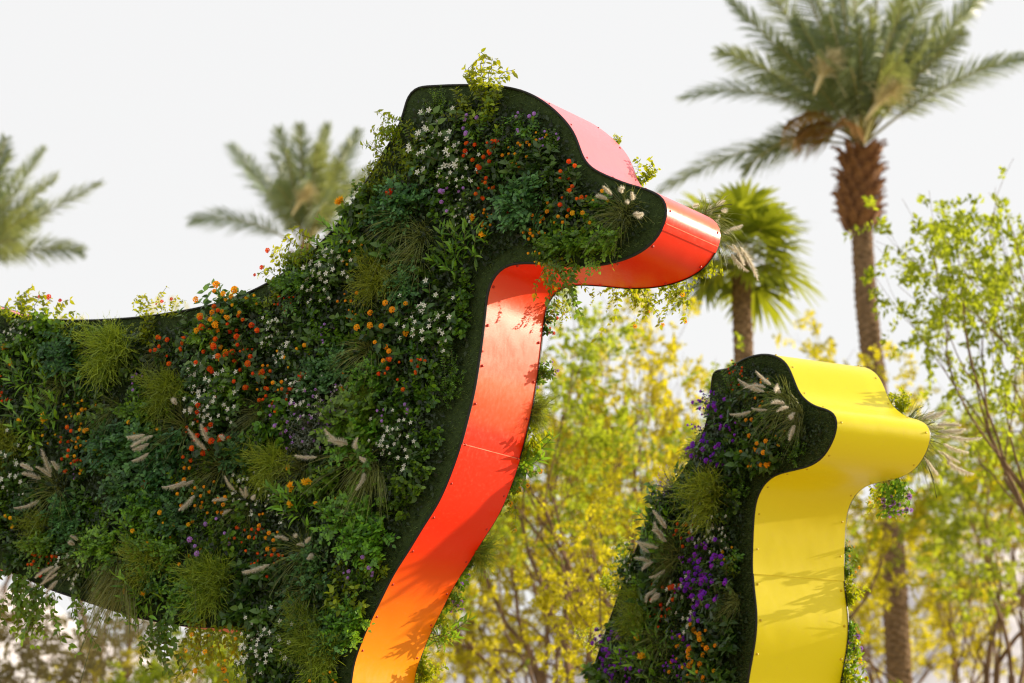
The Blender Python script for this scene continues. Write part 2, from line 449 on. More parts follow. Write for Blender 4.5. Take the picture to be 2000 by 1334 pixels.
def build_dog(dog, poly, name, label, paint, seams, rivet_skip, group, rivmat=None, keys=None):
    base_uv = np.array([poly[:, 0].mean(), -dog.O[2]])
    # local frame: x forward, y up, z out of the near face; origin = anchor point
    root = thing(name, mat_at(dog.pt(base_uv[0], base_uv[1], -dog.W / 2), dog.F, dog.U, dog.N), label, "sculpture", group)
    sh = np.array([-base_uv[0], -base_uv[1], dog.W / 2])
    L = lambda u, v, w: np.array([u, v, w]) + sh
    n = len(poly)
    tan = nz(np.roll(poly, -1, 0) - np.roll(poly, 1, 0))
    area = .5 * np.sum(poly[:, 0] * np.roll(poly[:, 1], -1) - np.roll(poly[:, 0], -1) * poly[:, 1])
    out2 = np.stack([tan[:, 1], -tan[:, 0]], 1) * (1 if area > 0 else -1)
    tris = tessellate_polygon([[Vector((p[0], p[1], 0)) for p in poly]])
    for w, nm, lab in ((-.004, "turf_panel", None), (-dog.W + .004, "turf_panel", None)):
        V = np.c_[poly[:, 0], poly[:, 1], np.full(n, w)] + sh
        F = np.array(tris); 
        link(nm, MB().add(V, F).mesh(nm, M_turfbase, False), root)
    panels = []
    # colour code along the band, with sky and sun reflection painted in: 1 pink, .5 red, 0 orange
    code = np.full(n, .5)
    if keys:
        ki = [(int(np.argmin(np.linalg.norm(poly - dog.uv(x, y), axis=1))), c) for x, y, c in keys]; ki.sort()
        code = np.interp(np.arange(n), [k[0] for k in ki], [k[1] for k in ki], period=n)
    # painted band in sheets, each lapped a little over the next
    per = np.r_[0, np.cumsum(np.linalg.norm(np.diff(poly, axis=0), axis=1))]
    idx = sorted(int(np.argmin(np.linalg.norm(poly - dog.uv(*s_), axis=1))) for s_ in seams)
    for k, i0 in enumerate(idx):
        i1 = idx[(k + 1) % len(idx)]
        cnt = (i1 - i0) % n + 2
        ids = [(i0 + j) % n for j in range(cnt)]
        mb = MB()
        off = .004 + (.005 if k % 2 else 0) + np.zeros(cnt)
        ws = np.linspace(0, -dog.W, 6)
        outer = np.stack([np.c_[poly[ids] + out2[ids] * off[:, None], np.full(cnt, w)] for w in ws], 1) + sh
        inner = np.stack([np.c_[poly[ids] - out2[ids] * .001, np.full(cnt, w)] for w in (0, -dog.W)], 1) + sh
        m_ = len(ws)
        V = outer.reshape(-1, 3)
        F = [[i*m_+j, i*m_+j+1, (i+1)*m_+j+1, (i+1)*m_+j] for i in range(cnt-1) for j in range(m_-1)]
        if area < 0: F = [f[::-1] for f in F]
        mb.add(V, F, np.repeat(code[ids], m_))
        # sheet edges
        for s_ in (0, 1):
            E = np.stack([outer[:, 0 if s_ == 0 else -1], inner[:, s_]], 1).reshape(-1, 3)
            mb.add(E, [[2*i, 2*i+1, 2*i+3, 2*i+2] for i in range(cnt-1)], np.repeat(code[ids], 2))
        for e_ in (0, cnt - 1):
            E = np.concatenate([outer[e_], inner[e_][::-1]])
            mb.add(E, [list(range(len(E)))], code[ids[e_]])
        panels.append((ids, link("band_panel", mb.mesh("band_panel", paint), root)))
    # added pale strip at each seam, painting in light caught on the sheet edge
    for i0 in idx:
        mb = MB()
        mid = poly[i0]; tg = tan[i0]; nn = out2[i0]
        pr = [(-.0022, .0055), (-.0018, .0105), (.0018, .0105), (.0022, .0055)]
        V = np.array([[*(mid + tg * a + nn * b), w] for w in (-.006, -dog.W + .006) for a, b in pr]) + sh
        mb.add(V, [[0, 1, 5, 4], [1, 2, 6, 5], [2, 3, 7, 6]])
        if rivmat is None: link("edge_glint_strip", mb.mesh("edge_glint_strip", M_edge_glint, False), root)
    # black edging strip round both faces
    for w0 in (0.0, -dog.W):
        sg = 1 if w0 == 0 else -1
        prof = [(-.003, 0), (-.003, .005), (.002, .008), (.0085, .005), (.0085, -.004)]
        V = np.stack([np.c_[poly + out2 * a, np.full(n, w0 + sg * b)] for a, b in prof], 1) + sh
        m_ = len(prof)
        F = [[i*m_+j, ((i+1) % n)*m_+j, ((i+1) % n)*m_+j+1, i*m_+j+1] for i in range(n) for j in range(m_-1)]
        link("edging_strip", MB().add(V.reshape(-1, 3), F).mesh("edging_strip", M_rim), root)
    # screw heads along both sides of the band
    mb = MB()
    r = .0085; a_ = np.arange(8) / 8 * 2 * math.pi
    V = np.concatenate([np.c_[np.cos(a_)*r, np.sin(a_)*r, a_*0 - .002], np.c_[np.cos(a_)*r*.7, np.sin(a_)*r*.7, a_*0 + .006], [[0, 0, .007]]])
    F4 = [[i, (i+1) % 8, 8 + (i+1) % 8, 8 + i] for i in range(8)]
    mb.add(V, F4); mb.f.append(np.array([[8+i, 8+(i+1) % 8, 16] for i in range(8)])); mb.m.append(np.zeros(8, int))
    rm = mb.mesh("rivet", rivmat or M_rivet)
    last = -9
    cntr = 0
    for i in range(n):
        if per[i] - last < .185: continue
        last = per[i]
        x, y = dog.px(poly[i, 0], poly[i, 1])
        if not rivet_skip(x, y): continue
        for w in (-.028, -dog.W + .028):
            p = L(poly[i, 0] + out2[i, 0] * .006, poly[i, 1] + out2[i, 1] * .006, w)
            Z = np.array([out2[i, 0], out2[i, 1], 0]); X = np.array([0, 0, 1.0]); Y = np.cross(Z, X)
            o = link("rivet", rm, next((b for ids_, b in panels if i in ids_), root)); o.matrix_basis = mat_at(p, X, Y, Z); cntr += 1
    # short turf pile on the near face, both edges kept clear of the strip
    rng = np.random.default_rng(len(poly))
    for w0, cnt, sgn in ((0.0, 150000, 1), (-dog.W, 15000, -1)):
        lo, hi = poly.min(0), poly.max(0)
        pts = rng.uniform(lo, hi, (cnt * 2, 2)); pts = pts[inside(poly, pts)]
        pxy = np.array([dog.px(a, b, w0) for a, b in pts[:1]])
        P3 = dog.O + pts[:, :1] * dog.F + pts[:, 1:] * dog.U + dog.N * w0
        d3 = P3 - CAM; z = d3 @ FWD
        X = 1000 + FPX * (d3 @ RIGHT) / z; Y = 667 - FPX * (d3 @ UPV) / z
        ok = (X > -150) & (X < 2150) & (Y > -100) & (Y < 1500)
        ed = edge_dist(poly, pts)
        ok &= (ed > .001) & ((ed < .24) | (rng.random(len(pts)) < .25))
        pts = pts[ok][:cnt]; N_ = len(pts)
        base = np.c_[pts, np.full(N_, w0)] + sh
        d = nz(np.c_[rng.normal(0, .55, (N_, 2)), np.full(N_, 1.0 * sgn)] + np.array([0, -.25, 0]))
        mb = MB()
        ln = rng.uniform(.012, .024, N_)
        side = nz(np.cross(d, rng.normal(size=(N_, 3)))) * .0022
        V = np.stack([base - side, base + side, base + d * ln[:, None]], 1).reshape(-1, 3)
        mb.add(V, np.arange(N_ * 3).reshape(-1, 3), np.repeat(rng.random(N_) ** 1.5, 3))
        link("turf_pile", mb.mesh("turf_pile", M_turf, False), root, kind="stuff")
    return root

big = Dog((950, 700), 12.0, 34.0, 0.53)
yel = Dog((1480, 1000), 14.0, 60.0, 0.665)
bigP = outline(big, BIG_PX); yelP = outline(yel, YEL_PX)
zb = big.O[2]; zy = yel.O[2]
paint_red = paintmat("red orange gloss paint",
    [(0.0, (.94, .36, .005)), (.25, (.92, .12, .002)), (.45, (.88, .022, .001)), (.62, (.85, .024, .003)), (.78, (.88, .12, .035)), (1.0, (.86, .22, .27))],  # pink and salmon stops paint in the sky reflection and sun sheen
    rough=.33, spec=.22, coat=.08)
paint_yel = paintmat("yellow gloss paint", [(0, (.88, .72, .003)), (1, (.90, .76, .006))], rough=.36, spec=.35, coat=.15)
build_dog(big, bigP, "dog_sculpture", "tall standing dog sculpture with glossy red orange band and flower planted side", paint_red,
          [(1301, 430), (898, 870), (500, 560), (-500, 572), (480, 1236), (668, 2000)],
          lambda x, y: (x > -250 and y < 1420), "giant planted dog sculptures",
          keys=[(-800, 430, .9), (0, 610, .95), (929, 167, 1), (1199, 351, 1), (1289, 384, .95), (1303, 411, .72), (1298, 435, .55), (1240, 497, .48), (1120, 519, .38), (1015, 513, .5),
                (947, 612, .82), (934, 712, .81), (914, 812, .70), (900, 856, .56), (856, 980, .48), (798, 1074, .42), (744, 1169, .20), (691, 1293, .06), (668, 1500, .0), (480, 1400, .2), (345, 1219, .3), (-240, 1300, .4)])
build_dog(yel, yelP, "dog_sculpture", "smaller sitting dog sculpture with smooth bright yellow band and purple flowers", paint_yel,
          [(1300, 970), (1469, 1111), (1516, 697), (1455, 1650)],
          lambda x, y: (y < 1420), "giant planted dog sculptures", solidmat("yellow screw head", (.60, .42, .01), (.66, .46, .02), .4, 30, 0))

# ------------------------------------------------------------------ plants: prototypes
# plant frame: +Z away from the planted face, +Y up, X along the face
def stems(rng, n, Lr, spread, up=.25, sag=.0, K=6, rootr=.03):
    a = rng.uniform(0, 2*math.pi, n); r = spread * np.sqrt(rng.uniform(.02, 1, n))
    d = nz(np.c_[np.cos(a) * r, np.sin(a) * r, np.ones(n) * .62])
    L = rng.uniform(*Lr, n)
    t = np.linspace(0, 1, K)
    base = np.c_[rng.normal(0, rootr, (n, 2)), np.zeros(n) - .01]
    pts = base[:, None] + d[:, None] * (L[:, None] * t[None])[..., None]
    pts[..., 1] += (up - sag) * L[:, None] * t[None] ** 2
    pts += rng.normal(0, .004, pts.shape) * t[None, :, None]
    return pts

def along(rng, pts, per, t0=.25):
    """positions and tangents of `per` nodes on each stem"""
    n, K, _ = pts.shape
    t = np.linspace(t0, 1, per)[None] + rng.uniform(-.03, .03, (n, per)); t = np.clip(t, 0, .999) * (K - 1)
    i = np.floor(t).astype(int); f = (t - i)[..., None]
    A = np.take_along_axis(pts, i[..., None].repeat(3, 2), 1); B = np.take_along_axis(pts, (i + 1)[..., None].repeat(3, 2), 1)
    return (A * (1 - f) + B * f).reshape(-1, 3), nz(B - A).reshape(-1, 3)

def leafy(seed, mat, n=16, Lr=(.10, .20), spread=1.2, per=6, leaf=(.030, .042), ratio=.62, kind='ovate', up=.3, sag=0., flowers=0, fold=.25):
    rng = np.random.default_rng(seed)
    st = stems(rng, n, Lr, spread, up, sag)
    p, tn = along(rng, st, per)
    N = len(p)
    p2 = np.concatenate([p, p]); tn2 = np.concatenate([tn, tn])
    sd = nz(np.cross(tn, rng.normal(size=(N, 3))))
    sd = np.concatenate([sd, -sd])
    d = nz(sd + tn2 * .55 + rng.normal(0, .22, (2*N, 3)))
    nrm = nz(np.array([0, .55, .8]) + rng.normal(0, .38, (2*N, 3)))
    L = rng.uniform(*leaf, 2*N)
    mb = MB(); leaf_batch(mb, p2, d, nrm, L, L * ratio, rng.random(2*N) ** 1.7, kind, fold, rng.uniform(.05, .4, 2*N))
    tips = st[:, -1]
    sb = MB(); ribbons(sb, st, .0035, .5)
    out = [(tips[i], nz(st[i, -1] - st[i, -2] + np.array([0, .1, .5]))) for i in rng.permutation(n)[:flowers]]
    return mb.mesh("foliage", mat), sb.mesh("stems", M_stem), out

def feathery(seed, mat, n=460, R=.18):
    rng = np.random.default_rng(seed)
    a = rng.uniform(0, 2*math.pi, n); r = np.sqrt(rng.random(n)) * 1.25
    d = nz(np.c_[np.cos(a)*r, np.sin(a)*r, np.full(n, .7)])
    L = R * rng.uniform(.5, 1.05, n) * (1 + .22 * np.sin(3 * a + seed) + .14 * np.sin(5 * a + 2 * seed)); t = np.linspace(0, 1, 5)
    pts = d[:, None] * (L[:, None] * t)[..., None]
    w = nz(rng.normal(size=(n, 3)))
    pts += w[:, None] * (np.sin(t * 4.2) * .040)[None, :, None] + rng.normal(0, .0035, pts.shape)
    pts[..., 1] -= .12 * L[:, None] * t ** 2
    mb = MB(); ribbons(mb, pts, np.linspace(.0033, .0016, 5)[None], rng.random(n))
    # side threads
    b, tn = along(rng, pts, 4, .35); m = len(b)
    dd = nz(tn + nz(rng.normal(size=(m, 3))) * .85); Ls = rng.uniform(.03, .06, m)
    q = b[:, None] + dd[:, None] * (Ls[:, None] * np.array([0, .5, 1]))[..., None]
    q[:, 1] += rng.normal(0, .004, (m, 3))
    ribbons(mb, q, np.array([[.0027, .0022, .0010]]), rng.random(m))
    sb = MB(); ribbons(sb, pts[:12], .004, .5)
    return mb.mesh("foliage", mat), sb.mesh("stems", M_stem), []

def grassy(seed, mat, n=190, Lr=(.16, .34), sag=.9, flowers=0, dry=0.):
    rng = np.random.default_rng(seed)
    a = rng.uniform(0, 2*math.pi, n); r = np.sqrt(rng.random(n)) * 1.0
    d = nz(np.c_[np.cos(a)*r, np.sin(a)*r + .30, np.full(n, .62)])
    L = rng.uniform(*Lr, n); K = 7; t = np.linspace(0, 1, K)
    pts = d[:, None] * (L[:, None] * t)[..., None] + np.c_[rng.normal(0, .018, (n, 2)), np.zeros(n)][:, None]
    pts[..., 1] -= (sag * L * rng.uniform(.5, 1.1, n))[:, None] * t ** 2.2
    mb = MB(); ribbons(mb, pts, (np.array([.0032, .0032, .003, .0027, .0022, .0015, .0006]))[None], np.clip(rng.random(n) + dry, 0, 1))
    sb = MB(); ribbons(sb, pts[:10], .004, .5)
    tips = []
    for k in range(flowers):
        an = rng.uniform(-.6, 3.74); L_ = rng.uniform(.13, .26)
        dd = nz(np.array([math.cos(an) * .8, math.sin(an) * .55 + .05, .8]))
        q = dd[None] * (L_ * t)[:, None]; q[:, 1] -= .25 * L_ * t ** 2
        ribbons(sb, q[None], .0026, .7)
        tips.append((q[-1], nz(q[-1] - q[-2])))
    return mb.mesh("foliage", mat), sb.mesh("stems", M_stem), tips

def pinnate(seed, mat, n=30, Lr=(.09, .16), leaf=.026, pairs=4, spread=1.25, up=.15):
    rng = np.random.default_rng(seed)
    st = stems(rng, n, Lr, spread * .8, up, 0)
    mb = MB(); sb = MB(); ribbons(sb, st, .0035, .5)
    fb, ft = along(rng, st, 4, .45); m = len(fb)
    fd = nz(ft * .5 + nz(rng.normal(size=(m, 3))) + np.array([0, .1, .35])); FL = rng.uniform(.065, .10, m)
    nrm = nz(np.array([0, .5, .8]) + rng.normal(0, .3, (m, 3)))
    sd = nz(np.cross(fd, nrm))
    ax = fb[:, None] + fd[:, None] * (FL[:, None] * np.linspace(0, 1, 4))[..., None]
    ax[..., 1] -= (.2 * FL)[:, None] * np.linspace(0, 1, 4) ** 2
    ribbons(sb, ax, .002, .6)
    for j in range(pairs):
        tt = .25 + .7 * j / pairs
        b = fb + fd * (FL * tt)[:, None]; b[:, 1] -= .2 * FL * tt ** 2
        for s_ in (-1, 1):
            L = leaf * rng.uniform(.8, 1.2, m) * (1.1 - .25 * abs(tt - .5))
            leaf_batch(mb, b, nz(sd * s_ + fd * .45 + rng.normal(0, .12, (m, 3))), nrm, L, L * .62, rng.random(m) ** 1.5, 'ovate', .2, .15)
    b = fb + fd * FL[:, None]; b[:, 1] -= .2 * FL
    leaf_batch(mb, b, fd, nrm, leaf * 1.2, leaf * .75, rng.random(m), 'ovate', .2, .15)
    return mb.mesh("foliage", mat), sb.mesh("stems", M_stem), [(st[i, -1], np.array([0, .2, 1.])) for i in rng.permutation(n)[:2]]

def vine(seed, mat, n=5, Lr=(.16, .38), dirn=1, per=9, leaf=(.026, .038), flowers=0, wid=.35):
    """sprigs that rise (dirn 1) or hang (dirn -1) from the root"""
    rng = np.random.default_rng(seed); K = 8; t = np.linspace(0, 1, K)
    L = rng.uniform(*Lr, n)
    d = nz(np.c_[rng.normal(0, wid, n), np.full(n, dirn * 1.0), rng.uniform(.15, .6, n)])
    st = d[:, None] * (L[:, None] * t)[..., None] + np.c_[rng.normal(0, .05, n), np.zeros((n, 2))][:, None]
    st[..., 2] += (.05 * np.sin(t * 3))[None]
    if dirn < 0: st[..., 2] -= (.25 * L)[:, None] * t ** 2
    st[..., 0] += rng.normal(0, .05, (n, 1)) * t ** 2
    st += rng.normal(0, .006, st.shape) * t[None, :, None]
    p, tn = along(rng, st, per, .15); N = len(p)
    mb = MB()
    for s_ in (-1, 1):
        sd = nz(np.cross(tn, np.array([0, 0, 1.0]) + rng.normal(0, .4, (N, 3)))) * s_
        L_ = rng.uniform(*leaf, N) * rng.uniform(.75, 1.2, N)
        leaf_batch(mb, p, nz(sd + tn * .5 + np.array([0, -.25, 0]) + rng.normal(0, .3, (N, 3))), nz(np.array([0, .5, .7]) + rng.normal(0, .5, (N, 3))),
                   L_, L_ * .55, rng.random(N), 'ovate', .25, .3)
    sb = MB(); ribbons(sb, st, .003, .5)
    tips = [(st[i, -1 - (i % 2)], nz(np.array([0, .3, 1.]))) for i in range(min(flowers, n))]
    return mb.mesh("foliage", mat), sb.mesh("stems", M_stem), tips

# ---- flower heads
def head(seed, mat, R=.0165, nf=17, fr=.0062):
    rng = np.random.default_rng(seed); mb = MB()
    for i in range(nf):
        ph = math.acos(1 - (i + .5) / nf * .95); th = i * 2.39996
        d = np.array([math.sin(ph) * math.cos(th), math.sin(ph) * math.sin(th), math.cos(ph)])
        c = d * R * rng.uniform(.88, 1.05); a = nz(np.cross(d, [.3, .5, .8])); b = np.cross(d, a)
        an = np.arange(5) / 5 * 6.283 + rng.uniform(0, 1)
        V = [c - d * .003] + [c + (a * math.cos(x) + b * math.sin(x)) * fr + d * .001 for x in an]
        T = 1 - ph / 1.6 + rng.uniform(-.15, .15)
        mb.add(np.array(V), [[0, 1 + k, 1 + (k + 1) % 5] for k in range(5)], np.clip(T, 0, 1))
    mb.add(np.array([[0, 0, -.02], [.004, 0, .008], [-.002, .004, .008], [-.002, -.004, .008]]), [[0, 1, 2], [0, 2, 3], [0, 3, 1]], .2, 1)
    return mb.mesh("flower_head", [mat, M_stem], False)

def star(mat, R=.0150):
    mb = MB()
    for k in range(5):
        a = k / 5 * 6.283; d = np.array([math.cos(a), math.sin(a), .12]); s_ = np.array([-math.sin(a), math.cos(a), 0])
        V = np.array([[0, 0, 0], d * R * .55 - s_ * R * .24, d * R * .6 + s_ * R * .30 + [0, 0, .001], d * R * 1.05 + s_ * R * .2])
        mb.add(V, [[0, 1, 2], [1, 3, 2]], [.1, .9, .9, 1.])
    mb.add(np.array([[0, 0, -.018], [.0016, 0, 0], [-.001, .0015, 0], [-.001, -.0015, 0]]), [[0, 1, 2], [0, 2, 3], [0, 3, 1]], .4)
    return mb.mesh("flower", mat, False)

def trumpet(mat, n=6, L=.042, R=.016, tubew=.0035, seed=0, petals=5):
    rng = np.random.default_rng(seed); mb = MB()
    for _ in range(n):
        d = nz(np.array([rng.normal(0, .6), rng.normal(-.1, .5), 1.0])); a = nz(np.cross(d, [.2, .9, .3])); b = np.cross(d, a)
        l = L * rng.uniform(.75, 1.1); rings = [(0, tubew * .5), (.6, tubew * 1.5), (.85, R * .6)]
        sd = 5; V = []
        for t, r in rings:
            V += [d * l * t + (a * math.cos(k / sd * 6.283) + b * math.sin(k / sd * 6.283)) * r for k in range(sd)]
        V += [d * l * 1.0 + (a * math.cos(k / sd * 6.283) + b * math.sin(k / sd * 6.283)) * R for k in range(sd)]
        F = [[r*sd + k, r*sd + (k+1) % sd, (r+1)*sd + (k+1) % sd, (r+1)*sd + k] for r in range(2) for k in range(sd)]
        mb.add(np.array(V), F, rng.uniform(0, 1)); base = mb.n - len(V)
        mb.f.append(np.array([[10 + k, 10 + (k+1) % sd, 15 + k] for k in range(sd)]) + base); mb.m.append(np.zeros(sd, int))
    return mb.mesh("flower_cluster", mat)

def plume(seed, L=.13, R=.021):
    rng = np.random.default_rng(seed); mb = MB(); n = 520
    t = rng.random(n); prof = np.sin(np.clip(t * .93 + .07, 0, 1) ** .75 * math.pi) ** .6
    bx_, by_ = rng.uniform(-.25, .25), rng.uniform(-.5, -.1)
    curve = lambda t: np.stack([bx_ * L * t ** 2, by_ * L * t ** 2, L * t], -1)
    c = curve(t); a = rng.uniform(0, 6.283, n)
    rd = np.c_[np.cos(a), np.sin(a), np.full(n, 1.3)]; rd = nz(rd)
    ln = R * (.45 + .85 * rng.random(n)) * (.4 + prof)
    b = c + rd * .002; e = c + rd * ln[:, None]
    sd = nz(np.cross(rd, rng.normal(size=(n, 3)))) * .0008
    mb.add(np.stack([b - sd, b + sd, e], 1).reshape(-1, 3), np.arange(3*n).reshape(-1, 3), np.repeat(rng.random(n), 3))
    tube(mb, curve(np.linspace(0, .97, 6)), np.array([.001, .0022, .0026, .0026, .002, .001]), 4, .3)
    return mb.mesh("plume", M_plume)

H_or = [head(s, M_lo) for s in (1, 2)]; H_rd = [head(s, M_lr, .015) for s in (3, 4)]; H_gd = [head(s, M_ly, .015) for s in (5,)]
H_li = [head(6, M_lp, .0145, 16)]; H_vb = [head(s, M_vb, .0125, 10, .0066) for s in (7, 8)]
S_wh = [star(M_wh)]; T_ye = [trumpet(M_ly, 5, .05, .021, .005, 1)]; T_or = [trumpet(M_or, 15, .045, .008, .0028, 2)]
PL = [plume(s, l) for s, l in ((1, .13), (2, .10), (3, .15), (4, .08), (5, .12))]
tiny_purple = [head(9, M_lp, .007, 8, .004)]

# species: description, category, prototypes, flower meshes, count, flower part name
SP = {}
def species(key, name, desc, cat, protos, fl=None, nfl=0, part="flower_head", scatter=False):
    SP[key] = dict(name=name, desc=desc, cat=cat, protos=protos, fl=fl, nfl=nfl, part=part)
R_ = range
species('feath', 'feathery_shrub', "lime green feathery shrub", "shrub", [feathery(s, M_feath) for s in R_(3)])
species('fount', 'fountain_grass', "fountain grass with pale plumes", "grass tuft", [grassy(s, M_grass, 130, (.15, .32), .45, flowers=7) for s in R_(3)], PL, 6, "plume")
species('grass', 'grass_tuft', "drooping thin bladed grass tuft", "grass tuft", [grassy(s + 20, M_grass, 170, (.12, .26), .6) for s in R_(2)])
species('dryg', 'grass_tuft', "straw tinged drooping grass tuft", "grass tuft", [grassy(31, M_grass, 240, (.16, .30), 1.3, dry=.45)])
species('lor', 'lantana_shrub', "lantana with orange flower heads", "shrub", [leafy(s + 40, M_dark, 19, (.10, .2), 1.2, 6, (0.038, 0.058), .6, flowers=14) for s in R_(3)], H_or, 13)
species('lrd', 'lantana_shrub', "lantana with red flower heads", "shrub", [leafy(s + 50, M_dark, 20, (.10, .21), 1.3, 6, (0.036, 0.051), .6, flowers=16) for s in R_(3)], H_rd, 15)
species('lgd', 'lantana_shrub', "lantana with golden yellow heads", "shrub", [leafy(s + 60, M_round, 17, (.09, .18), 1.2, 6, (0.033, 0.046), .6, flowers=8) for s in R_(2)], H_gd, 6)
species('lil', 'trailing_lantana', "trailing lantana with lilac flowers", "shrub", [leafy(s + 70, M_round, 17, (.10, .18), 1.2, 7, (0.028, 0.041), .62, flowers=9) for s in R_(2)], H_li, 7)
species('verb', 'verbena_plant', "verbena with vivid purple flowers", "flowering plant", [leafy(s + 80, M_dark, 23, (.10, .2), 1.25, 6, (0.026, 0.038), .5, flowers=28) for s in R_(2)], H_vb, 27)
species('jas', 'jasmine_plant', "jasmine with white star flowers", "flowering plant", [leafy(s + 90, M_dark, 27, (.10, .2), 1.3, 5, (0.038, 0.054), .55, flowers=34) for s in R_(3)], S_wh, 33, "flower")
species('trum', 'trumpet_flower_shrub', "long leaved shrub with yellow trumpets", "shrub", None, T_ye, 2, "flower_cluster")
species('long', 'long_leaved_shrub', "bright long leaved shrub", "shrub", None)
species('pin', 'divided_leaf_shrub', "blue green shrub with divided leaves", "shrub", [pinnate(s + 110, M_pin) for s in R_(3)])
species('pinf', 'fresh_divided_leaf_shrub', "fresh green shrub with divided leaves", "shrub", [pinnate(s + 115, M_long, 26, (.10, .17)) for s in R_(2)])
species('hon', 'cape_honeysuckle', "divided leaf shrub with scarlet flower", "shrub", [pinnate(s + 120, M_pin) for s in R_(2)], T_or, 1, "flower_cluster")
species('sage', 'sage_plant', "grey sage with tiny purple flowers", "flowering plant", [leafy(130, M_sage, 55, (.10, .2), 1.25, 11, (0.015, 0.023), .4, 'small', flowers=34)], tiny_purple, 30, "flower_head")
species('round', 'round_leaved_creeper', "round leaved mid green creeper", "creeper", [leafy(s + 140, M_round, 19, (.09, .19), 1.3, 8, (0.028, 0.041), .8, 'round') for s in R_(3)])
species('dark', 'broad_leaved_plant', "dark green broad leaved plant", "plant", [leafy(s + 150, M_dark, 16, (.09, .18), 1.3, 6, (0.046, 0.067), .55) for s in R_(3)])
species('fresh', 'leafy_shrub', "fresh yellow green leafy shrub", "shrub", [leafy(s + 160, M_fresh, 17, (.09, .17), 1.2, 7, (0.031, 0.046), .55, up=.45) for s in R_(3)])
species('tiny', 'small_leaved_shrub', "dense shrub with tiny dark leaves", "shrub", [leafy(s + 170, M_round, 47, (.08, .18), 1.3, 9, (0.015, 0.023), .5, 'small') for s in R_(2)])
species('vup', 'climbing_vine', "leafy sprig rising over the edge", "climbing plant", [vine(s + 180, M_fresh, 6, (.12, .27), 1) for s in R_(3)])
species('vupr', 'climbing_vine', "rising sprig with small red flowers", "climbing plant", [vine(185, M_fresh, 5, (.14, .25), 1, flowers=3)], H_rd, 3)
species('vdn', 'trailing_vine', "hanging vine with small leaves", "trailing plant", [vine(s + 190, M_round, 7, (.16, .42), -1, 12, (0.028, 0.044)) for s in R_(3)])
species('vdnf', 'trailing_vine', "sunlit hanging leafy vine", "trailing plant", [vine(s + 200, M_fresh, 7, (.14, .36), -1, 10, (0.0229, 0.0352)) for s in R_(2)])  # far-side vine, sunlit look put into the lighter leaf colour
species('vdny', 'trailing_vine', "hanging vine with golden flowers", "trailing plant", [vine(s + 195, M_fresh, 6, (.16, .36), -1, 10, flowers=3) for s in R_(2)], H_gd, 3)
species('vdnp', 'trailing_vine', "hanging vine with purple flowers", "trailing plant", [vine(s + 198, M_round, 9, (.12, .26), -1, 10, (0.020, 0.031), flowers=9) for s in R_(1)], H_li, 9)

def big_leaf(seed, mat, Lw=.22):
    mb = MB(); rng = np.random.default_rng(seed)
    # one long leaf with a sunk midrib, unit length along +Y, face +Z
    K = 7; t = np.linspace(0, 1, K); w = Lw * np.sin(np.clip(t, 0, 1) ** .8 * math.pi) ** .8 * .5; w[-1] = .003; w[0] = .012
    V = []
    for k in range(K):
        z = -.28 * t[k] ** 2
        V += [[-w[k], t[k], z + w[k] * .35], [0, t[k], z - .004], [w[k], t[k], z + w[k] * .35]]
    F = [[3*k+j, 3*k+j+1, 3*k+3+j+1, 3*k+3+j] for k in range(K-1) for j in (0, 1)]
    mb.add(np.array(V), F, seed % 3 / 2)
    return mb.mesh("leaf", mat)
LEAFM = [big_leaf(s, M_long, .20 + .03 * s) for s in range(3)]
def long_plant_spec(seed):
    rng = np.random.default_rng(seed)
    st = stems(rng, 9, (.11, .21), .95, .55, 0)
    sb = MB(); ribbons(sb, st, .0045, .5)
    leaves = []
    for s_ in st:
        for k, t in enumerate((1.6, 2.6, 3.6, 4.4, 4.95)):
            i = int(t); p = s_[i] * (1 - t + i) + s_[min(i + 1, 5)] * (t - i); tn = nz(s_[min(i+1, 5)] - s_[i - (1 if i == 5 else 0)])
            a0 = rng.uniform(0, 3.14); x = nz(np.cross(tn, [.2, .1, .9])); y = np.cross(tn, x)
            for q in (0, 1):
                a = a0 + q * 3.14159
                d = nz((x * math.cos(a) + y * math.sin(a)) * (.9 - .12 * k) + tn * (.45 + .12 * k))
                n_ = nz(np.array([0, .5, .85]) + rng.normal(0, .25, 3)); X = nz(np.cross(d, n_)); Z = np.cross(X, d)
                leaves.append((p, X, d, Z, rng.uniform(.065, .105) * (1 - .08 * k), rng.integers(3)))
    tips = [(st[i, -1], nz(np.array([rng.normal(0, .3), .1, 1]))) for i in range(4)]
    return sb.mesh("stems", M_stem), leaves, tips
LONGS = [long_plant_spec(s) for s in range(3)]

